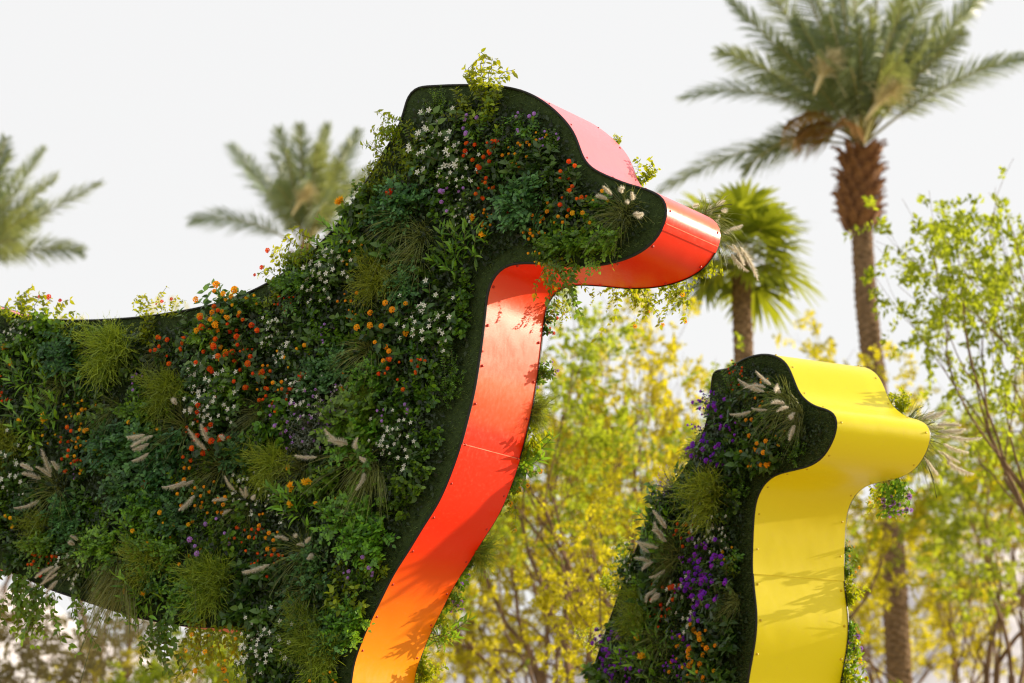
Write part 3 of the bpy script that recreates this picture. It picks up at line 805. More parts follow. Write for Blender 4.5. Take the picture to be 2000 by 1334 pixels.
PLANTS = []   # records for labelling afterwards
prng = random.Random(11)
def plant(dog, key, px, py, s=1.0, rot=None, far=False, uvp=None, flower_n=None):
    S = SP[key]
    u, v = (uvp if uvp is not None else dog.uv(px, py, dog.W if far else 0))
    w = (-dog.W - .004) if far else .004
    p = dog.pt(u, v, w)
    rot = prng.uniform(-28, 28) if rot is None else rot
    X, Y, Z = (dog.F, dog.U, dog.N) if not far else (-dog.F, dog.U, -dog.N)
    r = math.radians(rot * (-1 if far else 1)); X, Y = X * math.cos(r) + Y * math.sin(r), Y * math.cos(r) - X * math.sin(r)
    s = s * prng.uniform(.92, 1.08)
    root = thing(S['name'], mat_at(p, X, Y, Z, s), "", S['cat'])
    if S['protos'] is None:
        sm, leaves, tips = prng.choice(LONGS)
        link("stems", sm, root, kind="stuff")
        for (q, lx, ly, lz, ls, li) in leaves:
            o = link("leaf", LEAFM[li], root); o.matrix_basis = mat_at(q, lx, ly, lz, ls)
    else:
        fm, sm, tips = prng.choice(S['protos'])
        link("foliage", fm, root, kind="stuff"); link("stems", sm, root, kind="stuff")
    if S['fl'] and tips:
        n = min(len(tips), S['nfl'] if flower_n is None else flower_n)
        for q, d in prng.sample(tips, n):
            if S['part'] in ('flower_head', 'flower'):
                d = nz(d + np.array([0, 0, .5]))
                q = q + d * prng.uniform(.01, .04)
            a = nz(np.cross(d, [prng.uniform(-1, 1), prng.uniform(-1, 1), .2])); b = np.cross(d, a)
            o = link(S['part'], prng.choice(S['fl']), root)
            o.matrix_basis = mat_at(q, a, b, d, prng.uniform(.85, 1.25) if S['part'] in ('flower', 'plume') else prng.uniform(.55, 1.15))
    x_, y_ = proj(p)
    PLANTS.append([root, dog, key, x_, y_, far, (u, v)])
    return root

# ---- plants read off the photograph: species, pixel, size, turn
BIGL = [('vup',952,200,1.15,0),('vup',972,205,1.0,-20),('fresh',955,228,.8,0),('fresh',905,225,.7,0),('tiny',860,215,.6,0),('vup',795,290,.95,62),('vup',797,262,1.0,84),('vup',640,497,1.05,84),('vup',790,255,.6,75),('vup',785,320,.7,80),
 ('fresh',820,300,.8,10),('fresh',800,350,.8,0),('dark',842,300,.7,0),('lil',930,268,.75,0),('lil',1030,262,.7,0),('tiny',985,290,.9,0),('jas',850,280,.55,0),
 ('jas',880,315,1.15,0),('jas',905,352,.7,0),('lrd',955,315,.7,0),('lgd',1060,285,.45,-30),('lor',1018,318,.5,0),('lil',1085,280,.4,0),
 ('dark',1000,345,.9,0),('dark',1070,330,.8,0),('dark',1105,360,.7,0),('pin',1030,395,.95,0),('hon',806,392,.85,0),('pin',770,410,.8,0),('round',855,395,.9,0),
 ('lrd',960,375,.65,0),('lil',893,415,.75,0),('jas',915,430,.5,0),('lor',955,440,.5,0),('lrd',1012,415,.5,0),('lrd',1128,395,.75,0),('lor',1100,445,.6,0),('lor',1050,455,.5,0),
 ('lgd',1070,505,.5,0),('fount',1225,420,.95,5),('grass',1215,440,.8,0),('fresh',1160,470,.85,0),('pinf',1180,480,.75,0),('pinf',1110,480,.8,0),('vdny',1090,500,.75,0),('vdn',1130,505,.9,0),
 ('fresh',745,370,.6,30),('vup',755,335,.6,70),('round',700,410,.8,0),('dark',720,430,.9,0),('trum',690,462,.95,0),('long',672,500,.85,0),('grass',830,470,1.0,0),('grass',790,440,.9,0),
 ('long',895,512,.95,0),('trum',930,490,.75,0),('round',860,535,.8,0),('feath',745,545,.95,0),('pin',800,560,.75,0),('jas',660,535,.9,0),('jas',640,575,.75,0),('vup',600,525,.6,50),('vup',605,510,.85,72),('vupr',560,545,.8,45),
 ('pinf',590,560,.8,0),('round',620,610,.8,0),('lrd',570,600,.4,0),('lor',700,605,.55,0),('fresh',540,590,.55,0),('tiny',760,615,.8,0),('dark',700,640,.8,0),('lil',650,670,.65,0),('round',670,690,.9,0),
 ('lor',445,620,1.15,0),('lor',450,672,.95,0),('lgd',490,600,.7,0),('lrd',355,695,.8,0),('lrd',440,700,1.0,0),('lrd',510,735,1.05,0),('lrd',480,690,.8,0),('lgd',590,700,.75,0),('jas',560,680,.7,0),('jas',545,695,.5,0),
 ('lor',770,668,1.1,0),('lrd',810,742,.8,0),('jas',845,645,1.0,0),('jas',870,670,.6,0),('grass',725,690,.9,0),('dark',870,600,.7,0),('tiny',880,740,.75,0),('tiny',880,770,.6,0),
 ('feath',232,685,1.25,0),('vup',288,625,.8,0),('vupr',336,625,.6,0),('vup',70,640,1.1,-10),('vupr',105,640,1.05,-25),('vup',40,640,.8,15),('jas',50,655,.6,0),('round',90,670,1.0,0),('fresh',150,665,.7,0),('fresh',300,660,.8,0),
 ('dark',180,740,.8,0),('grass',320,700,.7,0),('feath',338,765,1.0,0),('long',75,760,.9,0),('long',120,800,1.1,0),('trum',38,725,.75,0),('trum',80,850,.9,0),('lrd',15,785,.6,0),('lgd',160,800,.6,0),('round',200,770,.8,0),
 ('lil',280,762,.6,0),('pinf',280,810,.8,0),('pin',230,870,1.0,0),('pin',290,900,1.1,0),('pin',340,890,1.0,0),('fount',370,835,.95,20),('jas',430,790,1.1,0),('jas',435,815,.9,0),('jas',420,765,.8,0),('lrd',430,865,1.0,0),('lrd',395,885,.7,0),
 ('lrd',560,790,.7,0),('lor',550,770,.7,0),('hon',630,755,.9,0),('pin',665,720,.7,0),('lor',680,755,.4,0),('jas',600,795,.7,0),('jas',625,800,.8,0),('jas',680,790,.5,0),('feath',715,785,.75,0),('lil',560,830,.75,0),('round',560,840,1.0,0),
 ('sage',625,850,1.15,0),('sage',665,825,.7,0),('pinf',705,830,1.1,0),('pinf',715,870,.9,0),('lil',790,815,.7,0),('round',820,790,.8,0),('jas',795,895,.85,0),('jas',775,870,.7,0),('dark',800,920,.7,0),
 ('feath',545,910,1.05,0),('feath',15,875,1.2,0),('lgd',115,860,.5,0),('lor',170,860,.6,0),('lrd',150,905,.8,0),('jas',30,930,1.0,0),('jas',50,965,.6,0),('fount',120,960,.95,35),('feath',85,1030,.75,0),('pin',60,980,.6,0),('lil',160,935,.4,0),
 ('pin',250,960,.9,0),('hon',325,965,.9,0),('pin',350,1010,.8,0),('pin',150,1060,.7,0),('pin',470,890,.8,0),('fount',440,910,1.0,40),('lor',400,975,.75,0),('lor',440,990,.6,0),('lil',440,1070,.9,0),('round',460,1040,1.0,0),
 ('fount',490,990,.75,10),('trum',585,980,.95,0),('trum',610,1015,.85,0),('fount',710,905,.95,-15),('dryg',735,920,.8,0),('grass',720,960,.6,0),('jas',500,985,.7,0),('jas',555,1005,.6,0),('pinf',700,1020,1.0,0),('pinf',730,1060,.9,0),('round',790,985,.9,0),('round',820,940,.6,0),
 ('long',270,1030,.85,0),('feath',300,1100,1.05,0),('feath',425,1135,1.2,0),('dryg',250,1145,1.0,0),('dryg',235,1110,.8,0),('fount',175,1090,.75,25),('jas',150,1130,.7,0),('lrd',100,1110,.6,0),('pinf',90,1070,.8,0),('pinf',385,1175,.8,0),
 ('long',300,1185,.95,0),('trum',275,1205,.75,0),('vdn',345,1195,1.05,0),('vdn',320,1205,.95,10),('vdn',130,1150,1.0,0),('vdn',60,1120,1.0,0),('vdn',15,1110,1.1,0),('vdn',95,1140,.9,-15),('vdny',395,1205,.8,0),('vdny',440,1212,.9,0),('vdny',480,1215,.7,0),('dark',40,1090,.8,0),
 ('lor',540,1060,.7,0),('fount',600,1085,.85,15),('lrd',500,1060,.6,0),('lrd',540,1110,.6,0),('dark',520,1130,1.0,0),('dark',560,1170,.9,0),('pin',620,1120,.8,0),('grass',610,1155,.9,0),('lil',720,1130,.7,0),('fresh',740,1120,.7,0),('fresh',680,1140,.8,0),
 ('fresh',690,1195,.95,0),('pinf',690,1225,.8,0),('feath',610,1230,1.0,0),('feath',640,1275,1.0,0),('hon',660,1258,.75,0),('jas',540,1270,.9,0),('jas',510,1300,.8,0),('tiny',560,1230,.8,0),('dark',520,1215,.9,0),('round',560,1310,.9,0),('lgd',640,1330,.7,0),('tiny',600,1320,.8,0),('vdn',500,1270,.9,10),('dark',465,1180,.9,0)]
BIGFAR = [('vup',1195,290,.45,0),('vup',1235,360,.8,-30),('fount',1370,425,1.0,-50),('fount',1375,455,.8,-70),('vdnf',1215,545,.6,0),('vdny',1235,548,.85,0),('vdnf',1300,540,.75,-10),('vdny',1330,530,.8,-25),('vdnf',1180,540,.55,0),('fresh',1360,525,.6,-30),
 ('vdnf',1090,580,.5,0),('lrd',1050,630,.6,-30),('vdnp',1045,700,.8,-25),('feath',1030,800,.8,0),('fresh',1000,880,1.0,-20),('long',995,905,.85,-10),('lgd',985,930,.9,0),('vdny',985,940,.8,-15),('feath',925,1075,.8,0),('lil',890,1120,.8,0),('vdnp',885,1150,.6,0),
 ('fresh',850,1180,.65,0),('long',832,1245,.8,-20),('vdnf',850,1190,.7,0),('vdnf',815,1290,.6,0),('fresh',815,1320,.7,0),('vdny',380,1200,1.3,0),('vdny',430,1205,1.2,0),('fresh',1110,525,.6,0),('lil',1055,730,.5,0)]
YELL = [('fount',1540,785,.9,10),('fount',1565,812,.85,-25),('grass',1568,835,.6,0),('tiny',1500,800,.9,0),('tiny',1520,840,.9,0),('lgd',1540,860,.5,0),('tiny',1560,880,.7,0),('dark',1470,790,.8,0),('round',1500,850,.8,0),('lrd',1450,745,.5,0),('tiny',1440,775,.9,0),('lor',1500,775,.5,0),('grass',1480,760,.6,0),('verb',1400,800,.6,0),
 ('verb',1420,860,1.2,0),('verb',1440,880,.8,0),('verb',1380,870,.6,0),('tiny',1470,850,1.0,0),('lor',1510,890,.95,0),('lor',1490,905,.6,0),('dark',1460,910,1.0,0),('grass',1370,880,.8,20),('tiny',1410,935,.9,0),('feath',1400,965,1.25,0),
 ('tiny',1340,965,1.0,10),('sage',1315,960,.6,20),('long',1305,1035,.85,10),('long',1310,1065,.9,0),('long',1290,1085,.75,15),('jas',1400,1040,.9,0),('jas',1425,1060,.8,0),('lrd',1360,1050,.7,0),('fount',1335,1085,1.0,60),('fount',1320,1112,.85,80),
 ('tiny',1370,1100,1.1,0),('dark',1300,1130,1.2,0),('jas',1240,1120,.9,10),('verb',1400,1120,1.0,0),('verb',1420,1160,1.2,0),('verb',1400,1190,1.2,0),('lgd',1440,1100,.7,0),('vup',1440,1130,.7,0),('lrd',1330,1180,1.0,0),('lrd',1310,1210,.6,0),('jas',1360,1205,1.0,0),
 ('feath',1262,1195,1.05,0),('dark',1290,1210,1.0,0),('long',1275,1265,1.2,0),('long',1250,1290,1.1,0),('trum',1290,1300,1.1,0),('verb',1215,1290,1.1,0),('verb',1230,1320,1.0,0),('verb',1260,1325,.9,0),('verb',1350,1290,.9,0),('verb',1370,1140,.8,0),('lor',1380,1270,1.0,0),('lor',1400,1300,1.0,0),('lor',1360,1320,.8,0),
 ('dark',1430,1250,1.0,0),('tiny',1420,1210,.9,0),('tiny',1330,1250,1.1,0),('tiny',1310,1330,1.1,0),('dark',1225,1230,.8,10),('vup',1215,1160,.9,30),('vup',1180,1270,.9,30),('tiny',1350,1010,1.1,0),('dark',1300,1000,.9,0),('vup',1245,1090,.8,40)]
YELFAR = [('fount',1768,850,1.15,-45),('fount',1772,862,1.0,-70),('fount',1765,835,1.0,-20),('vup',1735,820,1.0,-10),('fresh',1730,810,.7,0),('vdnp',1720,935,1.1,0),('vdnp',1745,925,1.0,-10),('vdny',1700,945,.7,0),
 ('lgd',1638,1110,.7,-20),('lor',1638,1080,.5,0),('vdnp',1650,1200,1.0,-15),('vdny',1650,1230,.9,-15),('fresh',1648,1170,.8,0),('long',1640,1320,.8,-20),('fresh',1640,1330,1.0,0),
 ('grass',1360,860,.8,20),('fresh',1335,890,.6,0)]
for a in BIGL: plant(big, *a)
for a in YELL: plant(yel, *a)
for a in BIGFAR: plant(big, *a, far=True)
for a in YELFAR: plant(yel, *a, far=True)

# ---- fill the gaps between them
def fill(dog, poly, n_try, mind, margin, pool, sc_, seed):
    rng = np.random.default_rng(seed)
    have = [p[6] for p in PLANTS if p[1] is dog and not p[5]]
    pts = rng.uniform(poly.min(0), poly.max(0), (n_try, 2)); pts = pts[inside(poly, pts)]
    pts = pts[edge_dist(poly, pts) > margin]
    cnt = 0
    for q in pts:
        x, y = dog.px(*q)
        if x < -120 or y > 1420: continue
        if min((q[0]-h[0]) ** 2 + (q[1]-h[1]) ** 2 for h in have) < mind ** 2: continue
        have.append(q); cnt += 1
        plant(dog, pool[int(rng.integers(len(pool)))], 0, 0, sc_ * rng.uniform(.8, 1.1), uvp=q)
    return cnt
c1 = fill(big, bigP, 9000, .115, .14, ['round', 'round', 'dark', 'dark', 'pin', 'tiny', 'round', 'fresh', 'lgd', 'pinf', 'grass'], .8, 5)
c2 = fill(yel, yelP, 6000, .14, .15, ['dark', 'tiny', 'round', 'dark', 'tiny', 'long', 'grass'], .95, 6)
print("plants", len(PLANTS), c1, c2)

# ---- dark under-layer of leaves between the plants
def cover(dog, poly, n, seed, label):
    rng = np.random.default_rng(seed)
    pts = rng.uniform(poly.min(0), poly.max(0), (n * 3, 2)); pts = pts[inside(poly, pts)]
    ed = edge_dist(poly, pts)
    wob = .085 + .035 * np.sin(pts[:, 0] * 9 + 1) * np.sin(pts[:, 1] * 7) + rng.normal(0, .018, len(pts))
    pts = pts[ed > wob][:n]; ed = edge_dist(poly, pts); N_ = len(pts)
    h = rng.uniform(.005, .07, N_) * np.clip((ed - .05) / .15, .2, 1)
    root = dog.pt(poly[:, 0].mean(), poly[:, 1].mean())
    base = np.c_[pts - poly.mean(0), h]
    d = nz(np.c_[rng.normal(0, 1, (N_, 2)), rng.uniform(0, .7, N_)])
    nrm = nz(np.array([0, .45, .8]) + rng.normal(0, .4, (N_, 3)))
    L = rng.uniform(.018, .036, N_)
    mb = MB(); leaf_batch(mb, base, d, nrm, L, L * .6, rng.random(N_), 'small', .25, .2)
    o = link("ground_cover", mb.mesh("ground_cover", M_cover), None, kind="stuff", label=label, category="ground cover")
    c = poly.mean(0)
    o.matrix_world = mat_at(dog.pt(c[0], c[1], .0), dog.F, dog.U, dog.N)
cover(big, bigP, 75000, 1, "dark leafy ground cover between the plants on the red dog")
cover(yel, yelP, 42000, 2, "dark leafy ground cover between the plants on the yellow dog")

# ---- labels
def region(dog, x, y, far):
    if dog is big:
        if far:
            if y < 330: return "forehead"
            if x > 1110: return "muzzle"
            if y < 700: return "throat"
            if y < 1000: return "neck"
            if x < 600: return "belly"
            return "chest"
        if x > 1120 and y < 530: return "muzzle"
        if y < 300 and x > 770: return "crown"
        if y < 530 and x > 860: return "cheek"
        if y < 470 and x > 600: return "nape"
        if y < 760 and x > 700: return "throat"
        if y < 660 and x > 480: return "neck"
        if y < 720: return "back"
        if x < 250: return "rear flank" if y < 950 else "hind belly"
        if x < 480: return "flank" if y < 950 else "belly"
        if y < 880: return "shoulder"
        if y < 1090: return "chest"
        return "foreleg"
    if y < 930: return "muzzle" if x > 1480 and not far else "head"
    if y < 1090: return "neck"
    if y < 1220: return "body"
    return "lower body"
ORD = ["leftmost", "second", "third", "fourth", "fifth", "sixth", "seventh", "eighth", "ninth", "tenth", "eleventh", "twelfth"]
buckets = {}
for rec in PLANTS:
    root, dog, key, x, y, far, _ = rec
    buckets.setdefault((SP[key]['desc'], dog is big, region(dog, x, y, far), far), []).append(rec)
for (desc, isb, reg, far), L_ in buckets.items():
    L_.sort(key=lambda r: r[3])
    who = "red dog's" if isb else "yellow dog's"
    where = (f"behind the {who} {reg}" if far else f"on the {who} {reg}")
    for k, r in enumerate(L_):
        if len(L_) == 1: t = f"{desc} {where}"
        elif k == 0: t = f"{desc} {where}, leftmost"
        elif k == len(L_) - 1: t = f"{desc} {where}, rightmost"
        else: t = f"{desc} {where}, {ORD[k]} from left"
        r[0]['label'] = t
        r[0]['group'] = f"{r[0]['category']}s planted on the {'red' if isb else 'yellow'} dog"

# ------------------------------------------------------------------ palms
def bez(P0, P1, P2, K):
    t = np.linspace(0, 1, K)[:, None]
    return (1-t)**2 * P0 + 2*t*(1-t) * P1 + t**2 * P2

def frond_mesh(P0, P1, P2, rng, mat, nl=54, Lmax=.55, bare=.18, wid=.035, droop=.25):
    K = 14; ax = bez(P0, P1, P2, K); mb = MB()
    tube(mb, ax, np.linspace(.035, .008, K), 4, .5, 1)
    t = np.linspace(bare, .995, nl) * (K - 1); i = np.minimum(t.astype(int), K - 2); f = (t - i)[:, None]
    b = ax[i] * (1 - f) + ax[i+1] * f; tn = nz(ax[i+1] - ax[i])
    up = np.array([0, 0, 1.0]); sd = nz(np.cross(tn, up) + rng.normal(0, .1, 3)); nn = np.cross(sd, tn)
    ro = rng.choice([-1, 1]) * rng.uniform(.7, 1.2); sd, nn = sd * math.cos(ro) + nn * math.sin(ro), nn * math.cos(ro) - sd * math.sin(ro)
    tt = (t / (K - 1) - bare) / (1 - bare)
    L = Lmax * (.35 + .65 * np.sin(np.clip(tt * .9 + .12, 0, 1) * math.pi) ** .7) * rng.uniform(.85, 1.1, nl)
    for s_ in (-1, 1):
        d = nz(sd * s_ * (.85 - .35 * tt[:, None]) + tn * (.50 + .5 * tt[:, None]) + nn * .28 + rng.normal(0, .10, (nl, 3)))
        q = b[:, None] + d[:, None] * (L[:, None] * np.array([0, .5, 1]))[..., None]
        q[:, 1, 2] -= droop * .25 * L; q[:, 2, 2] -= droop * L
        ribbons(mb, q, np.array([[wid * .8, wid, .004]]), rng.random(nl), nz(nn[:, None] + rng.normal(0, .25, (nl, 1, 3))))
    return mb.mesh("frond", [mat, M_rachis])

def palm_trunk(pts, r0, r1, seed, wear=.20, scale_h=.13):
    rng = np.random.default_rng(seed)
    pts = np.array(pts, float); seg = np.linalg.norm(np.diff(pts, axis=0), axis=1); tot = seg.sum()
    K = int(tot / .045); cum = np.r_[0, np.cumsum(seg)] ; s_ = np.linspace(0, tot, K)
    C = np.stack([np.interp(s_, cum, pts[:, k]) for k in range(3)], 1)
    A = 28; an = np.arange(A) / A * 2 * math.pi
    R = np.interp(s_, [0, tot], [r0, r1])[:, None]
    row = s_[:, None] / scale_h; ph = (row + (an[None] / (2*math.pi)) * 5) % 1.0
    r = R * (1 + wear * (ph ** 2.2 - .3) + .03 * np.sin(an[None] * 5 + row) + rng.normal(0, .012, (K, A)))
    V = np.stack([C[:, None, 0] + r * np.cos(an), C[:, None, 1] + r * np.sin(an), C[:, None, 2] + 0 * r], -1)
    F = [[k*A+i, k*A+(i+1) % A, (k+1)*A+(i+1) % A, (k+1)*A+i] for k in range(K-1) for i in range(A)]
    return MB().add(V.reshape(-1, 3), F).mesh("trunk", M_pbark, False)

def boot_mesh():
    # a cut leaf base: a wedge that leans out of the trunk, its top cut off straight
    V = np.array([[-.10,0,0],[.10,0,0],[.10,.03,.05],[-.10,.03,.05],[-.055,.02,.22],[.055,.02,.22],[.045,.11,.25],[-.045,.11,.25],[-.03,.15,.30],[.03,.15,.30],[.02,.19,.28],[-.02,.19,.28]])
    F = [[0,1,5,4],[3,7,6,2],[0,4,7,3],[1,2,6,5],[4,5,9,8],[7,11,10,6],[4,8,11,7],[5,6,10,9],[8,9,10,11]]
    return MB().add(V, F).mesh("leaf_base", M_boot, False)
BOOT = boot_mesh()

def date_palm(center_px, D, fronds, trunk_px, boots, label, r=.19, scale=1.0, dead=(), spathes=(), seed=1, filler=14, Lf=3.2):
    rng = np.random.default_rng(seed)
    c = P(center_px[0], center_px[1], D)
    tp = [P(a, b, D) for a, b in trunk_px]
    foot = tp[-1]; e = nz(tp[-1] - tp[-2]); foot = foot + e * (foot[2] / -e[2]) if e[2] < 0 else foot
    foot[2] = -.05
    root = thing("date_palm", mat_at((foot[0], foot[1], 0)), label, "palm tree", "date palms behind the sculptures")
    o3 = np.array([foot[0], foot[1], 0])
    link("trunk", palm_trunk([foot - o3] + [q - o3 for q in tp[::-1]], r * 1.25, r * .95, seed), root)
    for (tx, ty, dz, sag) in fronds:
        tip = P(tx, ty, D + dz); mid = (c + tip) / 2; L = np.linalg.norm(tip - c)
        ctrl = mid + np.array([0, 0, sag * L])
        m = frond_mesh(c - o3, ctrl - o3, tip - o3, rng, M_frond, int(40 + 12 * L), .56 * scale + .04, .24, .027)
        link("frond", m, root)
    for (tx, ty, dz, sag) in dead:
        tip = P(tx, ty, D + dz); L = np.linalg.norm(tip - c); ctrl = (c + tip) / 2 + np.array([0, 0, sag * L])
        link("frond", frond_mesh(c - o3, ctrl - o3, tip - o3, rng, M_dead, 50, .45, .4, .03, .9), root, label="brown dead frond hanging lowest")
    for k in range(filler):
        a = k * 2.39996 + .3; el = rng.uniform(.75, 1.4)
        d = np.array([math.cos(a) * math.cos(el), math.sin(a) * math.cos(el), math.sin(el)])
        if d[1] > .1 or True:
            L = Lf * rng.uniform(.8, 1.05); tip = c + d * L - np.array([0, 0, .12 * L * math.cos(el)])
            ctrl = c + d * L * .5 + np.array([0, 0, .12 * L])
            link("frond", frond_mesh(c - o3, ctrl - o3, tip - o3, rng, M_frond, 66, .50 * scale, .24, .027), root)
    if boots:
        (x0, y0), (x1, y1), n, rr = boots
        a0 = P(x0, y0, D); a1 = P(x1, y1, D)
        mb = MB(); K = 10; t = np.linspace(0, 1, K)
        core = a0[None] * (1 - t[:, None]) + a1[None] * t[:, None]
        tube(mb, core - o3, rr * .72 * (1 - .25 * np.abs(2 * t - 1) ** 3), 14, .5)
        link("boot_core", mb.mesh("boot_core", M_boot), root)
        for k in range(n):
            t_ = (k + .5) / n; an = k * 2.39996; q = a1 * (1 - t_) + a0 * t_
            rad = rr * (.62 + .12 * math.sin(t_ * 3.14))
            out = np.array([math.cos(an), math.sin(an), 0]); p = q + out * rad - np.array([0, 0, .12]) - o3
            s_ = rng.uniform(.8, 1.2)
            o = link("leaf_base", BOOT, root)
            X = np.array([-out[1], out[0], 0]); tilt = rng.uniform(0, .35)
            Z = nz(np.array([0, 0, 1]) * math.cos(tilt) + out * math.sin(tilt)); Y = np.cross(Z, X)
            if Y @ out < 0: X = -X; Y = -Y
            o.matrix_basis = mat_at(p, X, Y, Z, s_)
    for (sx, sy, dz, ang, L) in spathes:
        b = P(sx, sy, D + dz); a = math.radians(ang); d = nz(np.array([math.cos(a), -.3, math.sin(a)]))
        t = np.linspace(0, 1, 10); ax = b[None] + d[None] * (t * L)[:, None] - np.array([0, 0, 1.0])[None] * (.25 * L * t ** 2)[:, None]
        mb = MB(); tube(mb, ax[:8] - o3, np.array([.02, .03, .045, .05, .05, .045, .035, .015]), 7, .5)
        n = 260; i = rng.integers(3, 8, n); dd = nz(d + rng.normal(0, .42, (n, 3))); ll = rng.uniform(.25, .6, n)
        q = (ax[i] - o3)[:, None] + dd[:, None] * (ll[:, None] * np.array([0, .35, .7, 1]))[..., None]
        q[:, 2, 2] -= .10 * ll; q[:, 3, 2] -= .32 * ll
        ribbons(mb, q, .011, .5)
        link("flower_sheath", mb.mesh("flower_sheath", M_spathe), root)
    return root

date_palm((1684, 285), 42.0,
   [(1335,192,0,.30),(1405,100,1,.16),(1290,372,-.5,.20),(1455,330,-.8,.34),(1425,0,0,.05),(1475,-60,1,.06),(1540,-110,-1,.05),(1600,-140,0,.03),(1660,-170,-1,.0),(1730,-160,0,.0),
    (1790,-110,-1,.03),(1840,-70,1,.04),(1912,-5,0,.06),(1880,62,-.5,.10),(2005,112,0,.16),(1960,-60,1,.05),(1560,40,-2.6,.06),(1620,30,-2.8,.05),(1680,50,-3.0,.06),(1740,60,-2.8,.05),
    (1790,40,-2.5,.06),(1520,90,-1.8,.10),(1600,110,-3.1,.2),(1760,120,-3.0,.2),(1660,130,-3.3,.2),(1700,20,-2,.02),(1640,-30,-2,.02),(1580,-40,-1.5,.03),(1770,-20,-1.5,.03),(1840,30,-1,.08)],
   [(1684,310),(1683,450),(1692,600),(1710,750),(1728,900),(1745,1100),(1757,1334)],
   ((1680,292),(1680,440),90,.40), "tallest date palm with a shaggy brown collar, at right behind the yellow dog",
   dead=[(1535,245,-1.5,.32),(1560,262,-1.0,.30),(1650,235,-1.5,.2)], spathes=[(1590,185,-2.2,70,.9),(1690,235,-1.8,55,1.0)], seed=3, filler=14, Lf=2.9)
date_palm((597, 490), 62.0,
   [(375,430,0,.22),(450,285,0,.06),(545,252,0,.03),(585,245,-1,.02),(640,246,0,.02),(700,256,0,.04),(480,330,-2,.12),(560,300,-3,.06),(620,290,-3.,.06),(660,320,-2,.08),(720,330,0,.10),(600,350,-3.2,.2),(650,380,-3,.2),(540,360,-3,.15),(760,420,0,.2)],
   [(597,510),(600,700),(606,900),(610,1100)], ((597,490),(598,620),50,.42), "hazy date palm seen over the red dog's neck", spathes=[(570,420,-2.5,60,1.0)], seed=8, filler=9, Lf=3.2, scale=1.3)
date_palm((-60, 520), 52.0,
   [(195,358,0,.06),(160,492,0,.16),(85,292,0,.03),(45,330,-1,.06),(10,270,0,.0),(-40,250,0,.0),(110,345,-1.5,.08),(60,420,-2,.10),(30,470,-2,.15),(-120,260,0,0),(-200,330,0,.1),(90,400,1,.05),(15,380,-2.5,.1)],
   [(-60,545),(-58,800),(-56,1100)], None, "date palm cut off by the left picture edge", seed=12, filler=8, Lf=3.0, scale=1.15)

def fan_palm(px, py, D, label, seed=2, n=26):
    rng = np.random.default_rng(seed); c = P(px, py, D)
    root = thing("fan_palm", mat_at((c[0], c[1], 0)), label, "palm tree"); o3 = np.array([c[0], c[1], 0])
    link("trunk", palm_trunk([[0, 0, -.05], [0.05, 0, c[2] * .5], c - o3], .17, .13, seed), root)
    for k in range(n):
        a = k * 2.39996; el = 1.15 - 1.9 * (k / n)
        d = nz(np.array([math.cos(a) * math.cos(el), math.sin(a) * math.cos(el), math.sin(el)]))
        pl = rng.uniform(.45, .65); hub = d * pl; R = rng.uniform(.62, .8)
        mb = MB(); tube(mb, bez(np.zeros(3), hub * .5 + [0, 0, .05], hub, 5), .014, 4, .5, 1)
        sd = nz(np.cross(d, [0, 0, 1])); nn = np.cross(sd, d); ns = 26
        th = np.linspace(-1.9, 1.9, ns)
        ds = nz(d[None] * np.cos(th)[:, None] + sd[None] * np.sin(th)[:, None] + nn[None] * (.12 * np.cos(th * 26 / 3))[:, None])
        L = R * (.75 + .25 * np.cos(th * .8)) * rng.uniform(.9, 1.05, ns)
        q = hub[None, None] + ds[:, None] * (L[:, None] * np.array([0, .33, .66, 1]))[..., None]
        q[:, 3, 2] -= .22 * L; q[:, 2, 2] -= .05 * L
        ribbons(mb, q, np.array([[.01, .055, .075, .008]]), rng.random(ns), nn)
        f = link("frond", mb.mesh("frond", [M_fan, M_rachis]), root); f.location = c - o3
fan_palm(1446, 500, 33.0, "fan palm with broad pleated leaves just beyond the red dog's nose")

